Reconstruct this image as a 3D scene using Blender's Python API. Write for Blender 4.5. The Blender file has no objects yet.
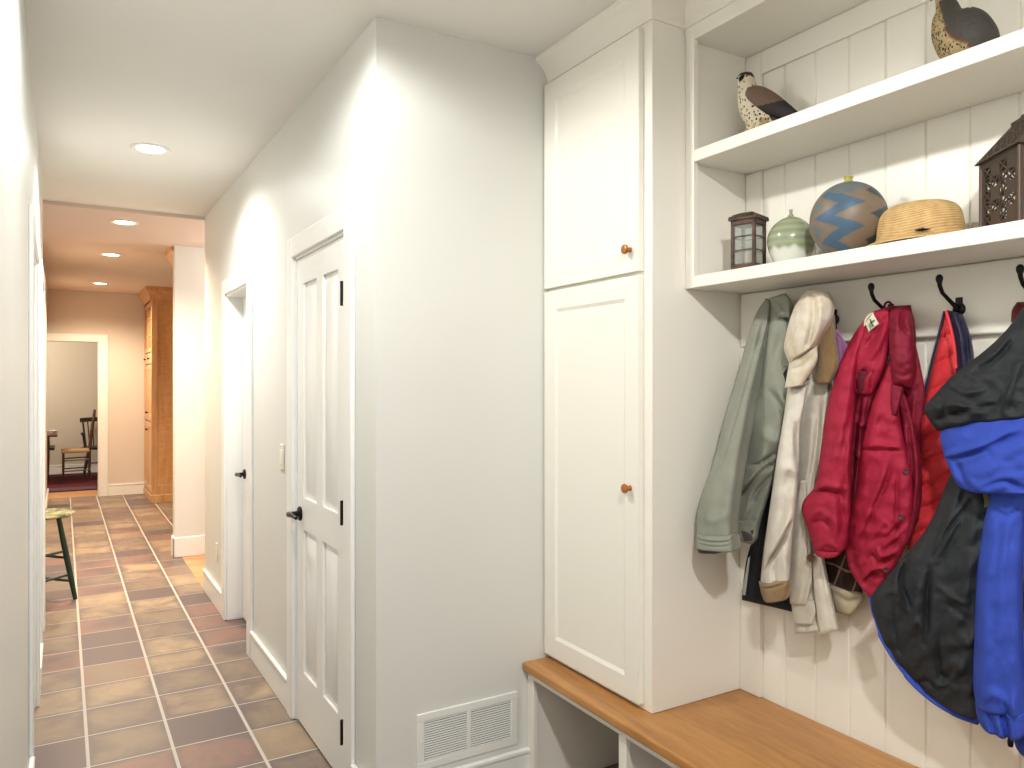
import bpy, math, random
import numpy as np
from mathutils import Vector, noise as mnoise
random.seed(7)
PI = math.pi
SC = bpy.context.scene
COL = SC.collection

# ------------------------------------------------------------------ camera
CAM_H = 1.49
F_PX = 761.0
YAW = math.radians(30.57)
CS, SN = math.cos(YAW), math.sin(YAW)
cam_d = bpy.data.cameras.new('camera')
cam_d.sensor_width = 36.0
cam_d.lens = F_PX / 1024.0 * 36.0
cam_d.clip_start = 0.02
cam = bpy.data.objects.new('camera', cam_d)
cam.location = (0, 0, CAM_H)
cam.rotation_euler = (PI / 2, 0, -YAW)
COL.objects.link(cam)
SC.camera = cam

def at_x(px, py, x):
    """point of the plane x = const seen at a pixel (arrays welcome)"""
    r = (np.asarray(px, float) - 512.0) / F_PX
    y = x * (CS - r * SN) / (SN + r * CS)
    d = x * SN + y * CS
    z = CAM_H - (np.asarray(py, float) - 384.0) / F_PX * d
    return x + 0 * y, y, z

# ------------------------------------------------------------------ materials
def lin(c):
    c = c / 255.0
    return c / 12.92 if c <= 0.04045 else ((c + 0.055) / 1.055) ** 2.4
def rgb(r, g, b):
    return (lin(r), lin(g), lin(b), 1.0)

class NT:
    def __init__(s, name):
        s.m = bpy.data.materials.new(name); s.m.use_nodes = True
        s.t = s.m.node_tree; s.n = s.t.nodes; s.l = s.t.links
        s.b = s.n['Principled BSDF']
    def node(s, typ, **kw):
        n = s.n.new(typ)
        for k, v in kw.items():
            setattr(n, k, v)
        return n
    def put(s, sock, v):
        if hasattr(v, 'is_output'):
            s.l.new(v, sock)
        else:
            sock.default_value = v
    def math(s, op, a, b=None, c=None):
        n = s.node('ShaderNodeMath', operation=op)
        s.put(n.inputs[0], a)
        if b is not None: s.put(n.inputs[1], b)
        if c is not None: s.put(n.inputs[2], c)
        return n.outputs[0]
    def mix(s, fac, a, b, mode='MIX'):
        n = s.node('ShaderNodeMix', data_type='RGBA', blend_type=mode)
        s.put(n.inputs[0], fac); s.put(n.inputs[6], a); s.put(n.inputs[7], b)
        return n.outputs[2]
    def ramp(s, fac, stops, interp='LINEAR'):
        n = s.node('ShaderNodeValToRGB'); cr = n.color_ramp; cr.interpolation = interp
        while len(cr.elements) < len(stops): cr.elements.new(0.5)
        for e, (p, c) in zip(cr.elements, stops):
            e.position = p; e.color = c
        s.put(n.inputs[0], fac)
        return n.outputs[0]
    def coords(s, kind='Object', scale=(1, 1, 1), rot=(0, 0, 0), loc=(0, 0, 0)):
        tc = s.node('ShaderNodeTexCoord'); mp = s.node('ShaderNodeMapping')
        mp.inputs['Scale'].default_value = scale
        mp.inputs['Rotation'].default_value = rot
        mp.inputs['Location'].default_value = loc
        s.l.new(tc.outputs[kind], mp.inputs[0])
        return mp.outputs[0]
    def noise(s, vec, scale, detail=3, rough=0.5, dist=0.0):
        n = s.node('ShaderNodeTexNoise')
        s.put(n.inputs['Vector'], vec)
        n.inputs['Scale'].default_value = scale; n.inputs['Detail'].default_value = detail
        n.inputs['Roughness'].default_value = rough; n.inputs['Distortion'].default_value = dist
        return n.outputs[0]
    def bump(s, h, strength=0.2, dist=0.01):
        n = s.node('ShaderNodeBump'); n.inputs['Strength'].default_value = strength
        n.inputs['Distance'].default_value = dist
        s.put(n.inputs['Height'], h)
        s.l.new(n.outputs[0], s.b.inputs['Normal'])
    def base(s, col, rough=0.6, metal=0.0, spec=0.5):
        s.put(s.b.inputs['Base Color'], col); s.put(s.b.inputs['Roughness'], rough)
        s.b.inputs['Metallic'].default_value = metal
        s.b.inputs['Specular IOR Level'].default_value = spec
        return s

def paint(name, c, rough=0.5, spec=0.4, var=0.02, bump=0.02, bscale=220):
    m = NT(name)
    v = m.noise(m.coords(), 2.5, 3)
    k = tuple(x * (1 - var * 2) for x in c[:3]) + (1,)
    m.base(m.mix(v, k, c), rough, 0, spec)
    if bump: m.bump(m.noise(m.coords(), bscale, 2), bump, 0.002)
    return m.m

def metal(name, c, rough=0.4, metallic=0.8, rust=None, bump=0.1):
    m = NT(name)
    n = m.noise(m.coords(), 40, 5, 0.6)
    col = m.mix(m.ramp(n, [(0.4, (0, 0, 0, 1)), (0.62, (1, 1, 1, 1))]), c, rust if rust else tuple(x * 0.7 for x in c[:3]) + (1,))
    m.base(col, rough, metallic)
    m.bump(m.noise(m.coords(), 120, 4), bump, 0.002)
    return m.m

def cloth(name, c, c2=None, rough=0.85, sheen=0.3, wr=0.3, wscale=22, weave=900, wst=(1, 1, 1), spec=0.25, patch=9, wd=0.006):
    m = NT(name)
    v = m.noise(m.coords(), patch, 4, 0.6)
    c2 = c2 or tuple(x * 0.78 for x in c[:3]) + (1,)
    m.base(m.mix(m.ramp(v, [(0.3, (0, 0, 0, 1)), (0.65, (1, 1, 1, 1))]), c2, c), rough, 0, spec)
    m.b.inputs['Sheen Weight'].default_value = sheen
    m.b.inputs['Sheen Roughness'].default_value = 0.5
    w = m.noise(m.coords(scale=wst), wscale, 4, 0.55, 0.6)
    f = m.noise(m.coords(), weave, 2)
    m.bump(m.math('ADD', w, m.math('MULTIPLY', f, 0.08)), wr, wd)
    return m.m

def wood(name, c, c2, axis='Y', scale=1.0, rough=0.35, curl=0.0, boards=None):
    m = NT(name)
    st = {'X': (0.12, 1, 1), 'Y': (1, 0.12, 1), 'Z': (1, 1, 0.12)}[axis]
    co = m.coords(scale=tuple(s * scale for s in st))
    n1 = m.noise(co, 9, 6, 0.62, 1.2)
    n2 = m.noise(co, 60, 4, 0.6, 0.3)
    f = m.math('ADD', m.math('MULTIPLY', n1, 0.7), m.math('MULTIPLY', n2, 0.3))
    col = m.ramp(f, [(0.32, c2), (0.62, c)])
    if curl:
        w = m.noise(m.coords(scale=(2, 2, 9)), 5, 3, 0.5, 1.5)
        col = m.mix(m.math('MULTIPLY', m.ramp(w, [(0.4, (0, 0, 0, 1)), (0.6, (1, 1, 1, 1))]), curl), col, tuple(min(1, x * 1.5) for x in c[:3]) + (1,))
    if boards:
        ax, width, off = boards
        sep = m.node('ShaderNodeSeparateXYZ'); tc = m.node('ShaderNodeTexCoord')
        m.l.new(tc.outputs['Object'], sep.inputs[0])
        q = m.math('DIVIDE', m.math('ADD', sep.outputs[ax], off), width)
        cell = m.math('FLOOR', q); fr = m.math('FRACT', q)
        wn = m.node('ShaderNodeTexWhiteNoise', noise_dimensions='1D'); m.put(wn.inputs['W'], cell)
        col = m.mix(m.math('MULTIPLY', wn.outputs[0], 0.35), col, tuple(x * 0.55 for x in c[:3]) + (1,))
        gap = m.math('LESS_THAN', fr, 0.025)
        col = m.mix(gap, col, tuple(x * 0.3 for x in c2[:3]) + (1,))
    m.base(col, rough, 0, 0.5)
    m.bump(n2, 0.08, 0.002)
    return m.m

def attr_mat(name, rough=0.5, metal=0.0, var=0.25, nscale=60, bump=0.1, spec=0.5, coat=0.0, spots=None):
    """colour from the mesh's own colour attribute (its painted pattern), with a little mottling"""
    m = NT(name)
    a = m.node('ShaderNodeAttribute', attribute_name='paint')
    n = m.noise(m.coords(), nscale, 4, 0.6)
    col = m.mix(m.math('MULTIPLY', n, var), a.outputs['Color'], (0.02, 0.015, 0.012, 1))
    if spots:
        sc, thr, sw = spots
        vo = m.node('ShaderNodeTexVoronoi'); vo.inputs['Scale'].default_value = sc
        m.l.new(m.coords(scale=(1, 1, 0.65)), vo.inputs['Vector'])
        sp = m.math('LESS_THAN', vo.outputs['Distance'], thr)
        sp = m.math('MULTIPLY', sp, a.outputs['Alpha'])
        col = m.mix(sp, col, sw)
    m.base(col, rough, metal, spec)
    m.b.inputs['Coat Weight'].default_value = coat
    m.b.inputs['Coat Roughness'].default_value = 0.08
    m.bump(n, bump, 0.003)
    return m.m

def emit(name, c, s):
    m = NT(name)
    m.base((0.8, 0.8, 0.8, 1), 0.4)
    m.b.inputs['Emission Color'].default_value = c
    m.b.inputs['Emission Strength'].default_value = s
    return m.m

def glass(name, c=(0.9, 0.95, 0.93, 1), rough=0.05, alpha=0.3):
    m = NT(name)
    m.base(c, rough, 0, 0.6)
    m.b.inputs['Alpha'].default_value = alpha
    return m.m

def tile_floor():
    m = NT('terracotta_tile')
    P = 0.303; X0 = 0.0873; Y0 = 3.083
    tc = m.node('ShaderNodeTexCoord'); sep = m.node('ShaderNodeSeparateXYZ')
    m.l.new(tc.outputs['Object'], sep.inputs[0])
    qx = m.math('DIVIDE', m.math('SUBTRACT', sep.outputs[0], X0), P)
    qy = m.math('DIVIDE', m.math('SUBTRACT', sep.outputs[1], Y0), P)
    cx, cy = m.math('FLOOR', qx), m.math('FLOOR', qy)
    fx, fy = m.math('FRACT', qx), m.math('FRACT', qy)
    comb = m.node('ShaderNodeCombineXYZ'); m.put(comb.inputs[0], cx); m.put(comb.inputs[1], cy)
    wn = m.node('ShaderNodeTexWhiteNoise', noise_dimensions='3D'); m.l.new(comb.outputs[0], wn.inputs['Vector'])
    sw = m.node('ShaderNodeSeparateColor'); m.l.new(wn.outputs['Color'], sw.inputs[0])
    tan, olive, slate, brick, sand = rgb(154, 133, 108), rgb(130, 114, 97), rgb(94, 81, 84), rgb(134, 100, 90), rgb(168, 146, 118)
    c1 = m.ramp(sw.outputs[0], [(0.0, tan), (0.22, olive), (0.42, sand), (0.57, brick), (0.66, slate), (0.86, olive)], 'CONSTANT')
    c2 = m.ramp(sw.outputs[1], [(0.0, slate), (0.5, brick), (0.62, olive), (0.75, slate)], 'CONSTANT')
    # kiln flashing: each tile carries a second body colour in soft clouds and towards its edges
    off = m.node('ShaderNodeVectorMath', operation='MULTIPLY_ADD')
    m.l.new(wn.outputs['Color'], off.inputs[0]); off.inputs[1].default_value = (9, 9, 9); m.l.new(tc.outputs['Object'], off.inputs[2])
    cl = m.noise(off.outputs[0], 4.5, 4, 0.6, 0.4)
    ex = m.math('ABSOLUTE', m.math('SUBTRACT', fx, 0.5)); ey = m.math('ABSOLUTE', m.math('SUBTRACT', fy, 0.5))
    e = m.math('MAXIMUM', ex, ey)
    f = m.math('ADD', cl, m.math('MULTIPLY', m.math('POWER', m.math('MULTIPLY', e, 2.0), 5.0), 0.34))
    fac = m.ramp(f, [(0.42, (0, 0, 0, 1)), (0.72, (1, 1, 1, 1))])
    col = m.mix(m.math('MULTIPLY', fac, 0.85), c1, c2)
    gr = m.noise(off.outputs[0], 40, 4, 0.6)
    col = m.mix(m.math('MULTIPLY', gr, 0.22), col, rgb(90, 75, 65))
    gx = m.math('LESS_THAN', m.math('MINIMUM', fx, m.math('SUBTRACT', 1.0, fx)), 0.021)
    gy = m.math('LESS_THAN', m.math('MINIMUM', fy, m.math('SUBTRACT', 1.0, fy)), 0.0115)
    g = m.math('MAXIMUM', gx, gy)
    col = m.mix(g, col, rgb(188, 180, 170))
    m.base(col, m.math('ADD', 0.42, m.math('MULTIPLY', g, 0.4)), 0, 0.4)
    m.bump(m.math('SUBTRACT', m.math('MULTIPLY', cl, 0.3), g), 0.35, 0.003)
    return m.m

# ------------------------------------------------------------------ mesh building
class MB:
    def __init__(s): s.v = []; s.f = []; s.c = None
    def add(s, vs, fs):
        o = len(s.v); s.v += [tuple(p) for p in vs]; s.f += [tuple(i + o for i in f) for f in fs]; return s
    def box(s, x0, x1, y0, y1, z0, z1):
        vs = [(x, y, z) for x in (x0, x1) for y in (y0, y1) for z in (z0, z1)]
        return s.add(vs, [(0, 1, 3, 2), (4, 6, 7, 5), (0, 4, 5, 1), (2, 3, 7, 6), (0, 2, 6, 4), (1, 5, 7, 3)])
    def obox(s, c, ax, ay, az):
        """box from centre and three half-axis vectors"""
        c, ax, ay, az = map(Vector, (c, ax, ay, az))
        vs = [c + ax * i + ay * j + az * k for i in (-1, 1) for j in (-1, 1) for k in (-1, 1)]
        return s.add(vs, [(0, 1, 3, 2), (4, 6, 7, 5), (0, 4, 5, 1), (2, 3, 7, 6), (0, 2, 6, 4), (1, 5, 7, 3)])
    def rings(s, rs, cap=True, closed=False):
        n = len(rs[0]); vs = [p for r in rs for p in r]; fs = []
        m = len(rs)
        for i in range(m if closed else m - 1):
            for j in range(n):
                a, b = i * n + j, i * n + (j + 1) % n
                c, d = ((i + 1) % m) * n + (j + 1) % n, ((i + 1) % m) * n + j
                fs.append((a, b, c, d))
        if cap and not closed:
            fs.append(tuple(range(n - 1, -1, -1))); fs.append(tuple((m - 1) * n + j for j in range(n)))
        return s.add(vs, fs)
    def tube(s, pts, rad, n=10, flat=None):
        pts = [Vector(p) for p in pts]; rs = []
        rads = rad if isinstance(rad, (list, tuple)) else [rad] * len(pts)
        up = None
        for i, p in enumerate(pts):
            t = (pts[min(i + 1, len(pts) - 1)] - pts[max(i - 1, 0)]).normalized()
            if up is None:
                up = Vector((0, 0, 1)) if abs(t.z) < 0.9 else Vector((1, 0, 0))
            a = (up - t * up.dot(t)).normalized(); b = t.cross(a); up = a
            k = flat or 1.0
            rs.append([p + a * math.cos(q) * rads[i] + b * math.sin(q) * rads[i] * k for q in [2 * PI * j / n for j in range(n)]])
        return s.rings(rs)
    def lathe(s, c, prof, n=48, axis=(0, 0, 1)):
        c = Vector(c); ax = Vector(axis).normalized()
        u = ax.orthogonal().normalized(); w = ax.cross(u)
        rs = [[c + ax * h + (u * math.cos(q) + w * math.sin(q)) * max(r, 1e-5) for q in [2 * PI * j / n for j in range(n)]] for r, h in prof]
        return s.rings(rs)
    def cyl(s, a, b, r, n=20):
        return s.tube([a, b], r, n)
    def prism(s, poly, axis, a, b):
        """polygon of 2-D points extruded along axis ('x','y','z') from a to b"""
        def P(p, h):
            return {'x': (h, p[0], p[1]), 'y': (p[0], h, p[1]), 'z': (p[0], p[1], h)}[axis]
        n = len(poly)
        vs = [P(p, a) for p in poly] + [P(p, b) for p in poly]
        fs = [(i, (i + 1) % n, n + (i + 1) % n, n + i) for i in range(n)]
        fs += [tuple(range(n - 1, -1, -1)), tuple(range(n, 2 * n))]
        return s.add(vs, fs)
    def sweep(s, rows):
        """rows of matching points -> strip of quads"""
        n = len(rows[0]); vs = [p for r in rows for p in r]
        fs = [(i * n + j, i * n + j + 1, (i + 1) * n + j + 1, (i + 1) * n + j) for i in range(len(rows) - 1) for j in range(n - 1)]
        return s.add(vs, fs)

WORLD = {}
def wloc(o): return WORLD[o.name]
def link(o, loc, parent=None):
    COL.objects.link(o); loc = Vector(loc)
    WORLD[o.name] = loc
    if parent:
        o.parent = parent; o.location = loc - WORLD[parent.name]
    else:
        o.location = loc
    return o
def empty(name, loc, label, cat, group=None):
    o = bpy.data.objects.new(name, None); o.empty_display_size = 0.05
    link(o, loc); tag(o, label, cat, group); return o
def tag(o, label=None, cat=None, group=None, kind=None):
    if label: o['label'] = label
    if cat: o['category'] = cat
    if group: o['group'] = group
    if kind: o['kind'] = kind
    return o
def obj(name, mb, mat, parent=None, bevel=0.0, seg=2, smooth=None, label=None, colors=None, subsurf=0, mats=None):
    me = bpy.data.meshes.new(name)
    V = np.array(mb.v, float)
    lo, hi = V.min(0), V.max(0)
    org = Vector(((lo[0] + hi[0]) / 2, (lo[1] + hi[1]) / 2, lo[2]))
    me.from_pydata([tuple(p) for p in (V - np.array(org))], [], mb.f)
    me.validate(); me.update()
    import bmesh
    bm = bmesh.new(); bm.from_mesh(me); bmesh.ops.recalc_face_normals(bm, faces=bm.faces); bm.to_mesh(me); bm.free()
    me.materials.append(mat)
    if colors is not None:
        at = me.color_attributes.new('paint', 'FLOAT_COLOR', 'POINT')
        at.data.foreach_set('color', np.asarray(colors, np.float32).ravel())
    o = bpy.data.objects.new(name, me); link(o, org, parent)
    if smooth is None: smooth = 40
    if smooth:
        me.shade_smooth()
        me.set_sharp_from_angle(angle=math.radians(smooth))
    if bevel:
        b = o.modifiers.new('bevel', 'BEVEL'); b.width = bevel; b.segments = seg; b.limit_method = 'ANGLE'; b.angle_limit = math.radians(50)
        b.harden_normals = False
    if subsurf:
        q = o.modifiers.new('sub', 'SUBSURF'); q.levels = subsurf; q.render_levels = subsurf
    if label: o['label'] = label
    return o
def struct(name, mb, mat, label, cat, parent=None, **kw):
    o = obj(name, mb, mat, parent, **kw)
    if not parent: tag(o, label, cat, None, 'structure')
    return o
# ------------------------------------------------------------------ palette
M_wall = paint('eggshell_wall_paint', rgb(219, 219, 213), 0.40, 0.45, bump=0.015)
M_ceil = paint('flat_ceiling_paint', rgb(232, 230, 224), 0.85, 0.2)
M_kceil = paint('kitchen_ceiling_paint', rgb(222, 206, 194), 0.8, 0.2)
M_kwall = paint('kitchen_wall_paint', rgb(218, 207, 195), 0.55, 0.3)
M_dwall = paint('dining_wall_paint', rgb(204, 194, 174), 0.6, 0.3)
M_trim = paint('semi_gloss_trim_paint', rgb(236, 236, 232), 0.30, 0.5, 0.01, 0.01)
M_cab = paint('cream_cabinet_paint', rgb(236, 232, 221), 0.35, 0.45, 0.01, 0.01)
M_black = metal('black_iron', (0.012, 0.011, 0.011, 1), 0.38, 0.6)
M_tile = tile_floor()
M_oakfloor = wood('oak_floor', rgb(214, 160, 108), rgb(180, 122, 72), 'X', 1.2, 0.3, boards=(1, 0.08, 0.0))
M_bench = wood('maple_bench', rgb(190, 136, 76), rgb(152, 100, 50), 'Y', 1.3, 0.33)
M_maple = wood('curly_maple', rgb(214, 166, 116), rgb(186, 132, 84), 'Z', 1.0, 0.3, curl=0.22)
M_maple2 = wood('maple_frame', rgb(212, 166, 118), rgb(188, 136, 88), 'Z', 1.4, 0.35)
M_knob = metal('amber_knob', rgb(176, 112, 48), 0.3, 0.35, rgb(140, 80, 30), 0.03)
M_white_pl = paint('white_plastic', rgb(235, 232, 222), 0.3, 0.5, 0, 0)
M_almond = paint('almond_plastic', rgb(224, 216, 194), 0.35, 0.5, 0, 0)
M_grille = paint('white_enamel', rgb(232, 231, 226), 0.35, 0.5, 0, 0)
M_dark = paint('dark_void', rgb(40, 38, 36), 0.9, 0.1, 0, 0)
M_frost = emit('lamp_diffuser', (1.0, 0.95, 0.88, 1), 9.0)
M_frostw = emit('warm_lamp_diffuser', (1.0, 0.86, 0.68, 1), 9.0)

CE = 2.705
WLX = -0.105          # face of the hall's left wall
WRX = 0.892           # face of the hall's right wall
WFY = 2.393           # wall facing the camera
WBX = 1.972           # beadboard wall behind the coats

# ------------------------------------------------------------------ floors and ceilings
f = MB()
f.box(-2.7, 2.1, -2.6, 5.9, -0.05, 0); f.box(-2.7, 0.885, 5.9, 7.1, -0.05, 0); f.box(-2.7, 3.3, 7.1, 11.57, -0.05, 0)
fl = struct('floor', f, M_tile, 'square terracotta and slate toned tile floor of the hallway', 'floor', smooth=0)
# tiles are laid out from the room's own origin
off = fl.location.copy()
for v in fl.data.vertices: v.co += off
fl.location = (0, 0, 0); WORLD['floor'] = Vector((0, 0, 0))
struct('floor_side_room', MB().box(0.885, 3.3, 5.9, 7.1, -0.05, 0), M_oakfloor, 'pale wooden floor through the opening past the white hall wall', 'floor', smooth=0)
struct('floor_dining', MB().box(-2.7, 3.3, 11.57, 14.8, -0.05, 0), M_oakfloor, 'orange wooden floor beyond the far doorway', 'floor', smooth=0)
struct('ceiling', MB().box(-2.7, 3.3, -2.6, 5.9, CE, CE + 0.1), M_ceil, 'flat white ceiling over the hall and coat bench', 'ceiling', smooth=0)
struct('ceiling_kitchen', MB().box(-2.7, 3.3, 5.9, 7.22, CE - 0.025, CE + 0.1).box(-2.7, 3.3, 7.22, 14.8, CE, CE + 0.1), M_kceil,
       'warm toned ceiling over the far kitchen end', 'ceiling', smooth=0)

# ------------------------------------------------------------------ walls
def wall_with_openings(mb, x0, x1, y0, y1, z1, ops):
    y = y0
    for a, b, h in ops:
        if a > y: mb.box(x0, x1, y, a, 0, z1)
        mb.box(x0, x1, a, b, h, z1); y = b
    if y1 > y: mb.box(x0, x1, y, y1, 0, z1)
    return mb
D1 = (2.69, 3.40); D2 = (4.374, 5.045); HD = 2.045
w = wall_with_openings(MB(), WRX, WRX + 0.13, WFY + 0.12, 5.9, CE, [D1 + (HD,), D2 + (HD,)])
struct('wall_right', w, M_wall, 'white right-hand hall wall with two doors', 'wall', smooth=0)
struct('wall_front', MB().box(WRX, 2.1, WFY, WFY + 0.12, 0, CE), M_wall, 'plain wall between the hall corner and the tall cabinet', 'wall', smooth=0)
L1 = (3.33, 4.13); L2 = (4.72, 5.36)
w = wall_with_openings(MB(), WLX - 0.13, WLX, -2.6, 5.52, CE, [L1 + (HD,), L2 + (HD,)])
struct('wall_left', w, M_wall, 'white hall wall running close along the left edge', 'wall', smooth=0)
struct('wall_left_kitchen', MB().box(-0.30, -0.17, 7.1, 11.45, 0, CE), M_kwall, 'kitchen wall beyond the green stool', 'wall', smooth=0)
struct('wall_stub', MB().box(0.829, 3.3, 7.1, 7.22, 0, CE - 0.025), M_wall, 'white wall end standing across the far hall', 'wall', smooth=0)
w = MB().box(-2.7, -0.25, 11.45, 11.57, 0, CE).box(0.416, 3.3, 11.45, 11.57, 0, CE).box(-0.25, 0.416, 11.45, 11.57, HD, CE)
struct('wall_back', w, M_kwall, 'warm coloured end wall with the dining room doorway', 'wall', smooth=0)
struct('wall_dining', MB().box(-2.7, 3.3, 14.6, 14.72, 0, CE), M_dwall, 'grey beige dining room wall behind the chairs', 'wall', smooth=0)
struct('wall_outer_left', MB().box(-2.8, -2.7, -2.6, 14.8, 0, CE + 0.1), M_kwall, 'outer wall on the left side of the house', 'wall', smooth=0)
struct('wall_outer_right', MB().box(3.3, 3.4, 2.393, 14.8, 0, CE + 0.1), M_kwall, 'outer wall on the right side of the house', 'wall', smooth=0)

# beadboard wall behind the coats: vertical boards with V grooves
gy = [1.409 + 0.1147 * k for k in range(-16, 4)]
prof = [(WBX, -1.6)]
for y in gy:
    if -1.59 < y < 1.80:
        prof += [(WBX, y - 0.004), (WBX + 0.005, y), (WBX, y + 0.004)]
prof += [(WBX, WFY), (WBX + 0.12, WFY), (WBX + 0.12, -1.6)]
struct('wall_beadboard', MB().prism(prof, 'z', 0, CE), M_cab, 'cream beadboard wall behind the hanging coats', 'wall', smooth=20)

# ------------------------------------------------------------------ door casings, skirtings
ti = [0]
def trim(mb, label, m=None, bev=0.004):
    ti[0] += 1
    return struct('trim_%d' % ti[0], mb, m or M_trim, label, 'trim', bevel=bev, smooth=30)
def casing_x(xf, out, y0, y1, h, label, depth, w=0.092, t=0.018):
    """casing round an opening in a wall whose face is x = xf; out = -1 or +1 is the room side"""
    a, b = sorted((xf, xf + out * t)); mb = MB()
    mb.box(a, b, y0 - w, y0 - 0.006, 0, h + w).box(a, b, y1 + 0.006, y1 + w, 0, h + w).box(a, b, y0 - 0.006, y1 + 0.006, h + 0.006, h + w)
    a, b = sorted((xf + out * 0.002, xf - out * depth))
    mb.box(a, b, y0 - 0.012, y0 + 0.006, 0, h).box(a, b, y1 - 0.006, y1 + 0.012, 0, h).box(a, b, y0, y1, h - 0.006, h + 0.012)
    return trim(mb, label)
casing_x(WRX, -1, D1[0], D1[1], HD, 'white casing round the near panel door', 0.13)
casing_x(WRX, -1, D2[0], D2[1], HD, 'white casing round the second doorway along the right wall', 0.13, 0.1)
casing_x(WLX, 1, L1[0], L1[1], HD, 'white casing of the nearer doorway in the left wall', 0.13, 0.092, 0.015)
casing_x(WLX, 1, L2[0], L2[1], HD, 'white casing of the farther doorway in the left wall', 0.13, 0.092, 0.015)
mb = MB().box(0.416, 0.521, 11.43, 11.452, 0, HD + 0.1).box(-0.24, 0.416, 11.43, 11.452, HD, HD + 0.1).box(0.404, 0.418, 11.44, 11.58, 0, HD)
trim(mb, 'white casing round the dining room doorway')

bi = [0]
def baseboard(mb, side, label):
    return struct('baseboard_' + side, mb, M_trim, label, 'baseboard', bevel=0.005, smooth=30)
def base_x(xf, out, y0, y1):
    a, b = sorted((xf, xf + out * 0.015)); c, d = sorted((xf, xf + out * 0.02))
    return MB().box(a, b, y0, y1, 0, 0.135).box(c, d, y0, y1, 0.133, 0.152)
baseboard(base_x(WRX, -1, D1[1] + 0.092, D2[0] - 0.1), 'right', 'white skirting between the two right-hand doors')
baseboard(base_x(WRX, -1, D2[1] + 0.1, 5.9), 'right_end', 'white skirting past the second right-hand door')
baseboard(base_x(WRX, -1, WFY, D1[0] - 0.092), 'right_corner', 'short white skirting at the near hall corner')
baseboard(base_x(WLX, 1, -2.6, L1[0] - 0.092), 'left', 'white skirting on the near left wall')
baseboard(base_x(WLX, 1, L1[1] + 0.092, L2[0] - 0.092), 'left_middle', 'white skirting between the left-hand doorways')
baseboard(base_x(-0.17, 1, 7.1, 11.44), 'left_kitchen', 'white skirting of the kitchen wall beyond the stool')
def base_y(yf, x0, x1):
    return MB().box(x0, x1, yf - 0.015, yf, 0, 0.135).box(x0, x1, yf - 0.02, yf, 0.133, 0.152)
baseboard(base_y(WFY, WRX, 1.482), 'front', 'white skirting below the vent grille')
mb = MB().box(0.814, 3.29, 7.085, 7.1, 0, 0.17).box(0.814, 0.829, 7.085, 7.22, 0, 0.17)
baseboard(mb, 'stub', 'tall white skirting round the white wall end')
baseboard(base_y(11.45, 0.521, 0.96), 'back', 'white skirting of the far end wall')
baseboard(base_y(14.6, -2.6, 3.2), 'dining', 'white skirting of the dining room wall')

# ------------------------------------------------------------------ doors
def panel_door(name, xf, out, y0, y1, label, handle_y=None, hinge_y=None, kn=0.004, t=0.036, cols=2):
    z0, z1 = 0.012, HD - 0.008
    W = y1 - y0
    sx0, sx1 = sorted((xf, xf - out * t))
    mb = MB(); st = 0.105; mul = 0.085
    pw = (W - 2 * st - mul) / 2
    ys = [(y0 + st, y0 + st + pw), (y1 - st - pw, y1 - st)]
    zs = [(0.245, 0.862), (1.0, 1.925)]
    mb.box(sx0, sx1, y0, y0 + st, z0, z1).box(sx0, sx1, y1 - st, y1, z0, z1).box(sx0, sx1, ys[0][1], ys[1][0], z0, z1)
    for a, b in ys:
        mb.box(sx0, sx1, a, b, z0, zs[0][0]).box(sx0, sx1, a, b, zs[0][1], zs[1][0]).box(sx0, sx1, a, b, zs[1][1], z1)
        for c, d in zs:
            rx = xf - out * 0.014; px = xf - out * 0.004; bx = xf - out * (t - 0.006)
            def ring(x, e): return [(x, a + e, c + e), (x, b - e, c + e), (x, b - e, d - e), (x, a + e, d - e)]
            mb.rings([ring(bx, 0), ring(rx, 0), ring(rx, 0.010), ring(px, 0.032)])
    o = struct(name, mb, M_trim, label, 'door', smooth=25)
    if handle_y is not None:
        hz = 0.925; s = 1 if hinge_y < handle_y else -1
        h = MB()
        h.lathe((xf, handle_y, hz), [(0, 0), (0.031, 0), (0.031, 0.006), (0.026, 0.011), (0.012, 0.013), (0.011, 0.05), (0, 0.05)], 24, (out, 0, 0))
        xo = xf + out * 0.05
        h.tube([(xo, handle_y + s * 0.012, hz), (xo, handle_y, hz), (xo, handle_y - s * 0.05, hz + 0.003), (xo - out * 0.004, handle_y - s * 0.10, hz - 0.002)], [0.010, 0.013, 0.009, 0.007], 12)
        obj('door_handle', h, M_black, o, label='black lever handle')
    if hinge_y is not None:
        for z in (0.22, 1.02, 1.82):
            q = MB().cyl((xf + out * kn, hinge_y, z - 0.045), (xf + out * kn, hinge_y, z + 0.045), 0.0048, 10)
            q.box(min(xf, xf + out * kn), max(xf, xf + out * kn), hinge_y, hinge_y + (0.006 if hinge_y < (y0 + y1) / 2 else -0.006), z - 0.045, z + 0.045)
            obj('hinge', q, M_black, o, label='black hinge')
    return o
panel_door('door_1', WRX + 0.003, -1, D1[0] + 0.012, D1[1] - 0.012, 'near white four panel door with black lever on the right wall', D1[1] - 0.07, D1[0] + 0.014, kn=0.020)
panel_door('door_2', WRX + 0.094, -1, D2[0] + 0.012, D2[1] - 0.012, 'white door set deep in the second doorway of the right wall', D2[1] - 0.085, D2[0] + 0.012)
panel_door('door_3', WLX - 0.09, 1, L1[0] + 0.012, L1[1] - 0.012, 'white door set in the nearer doorway of the left wall')
panel_door('door_4', WLX - 0.09, 1, L2[0] + 0.012, L2[1] - 0.012, 'white door set in the farther doorway of the left wall')

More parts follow.
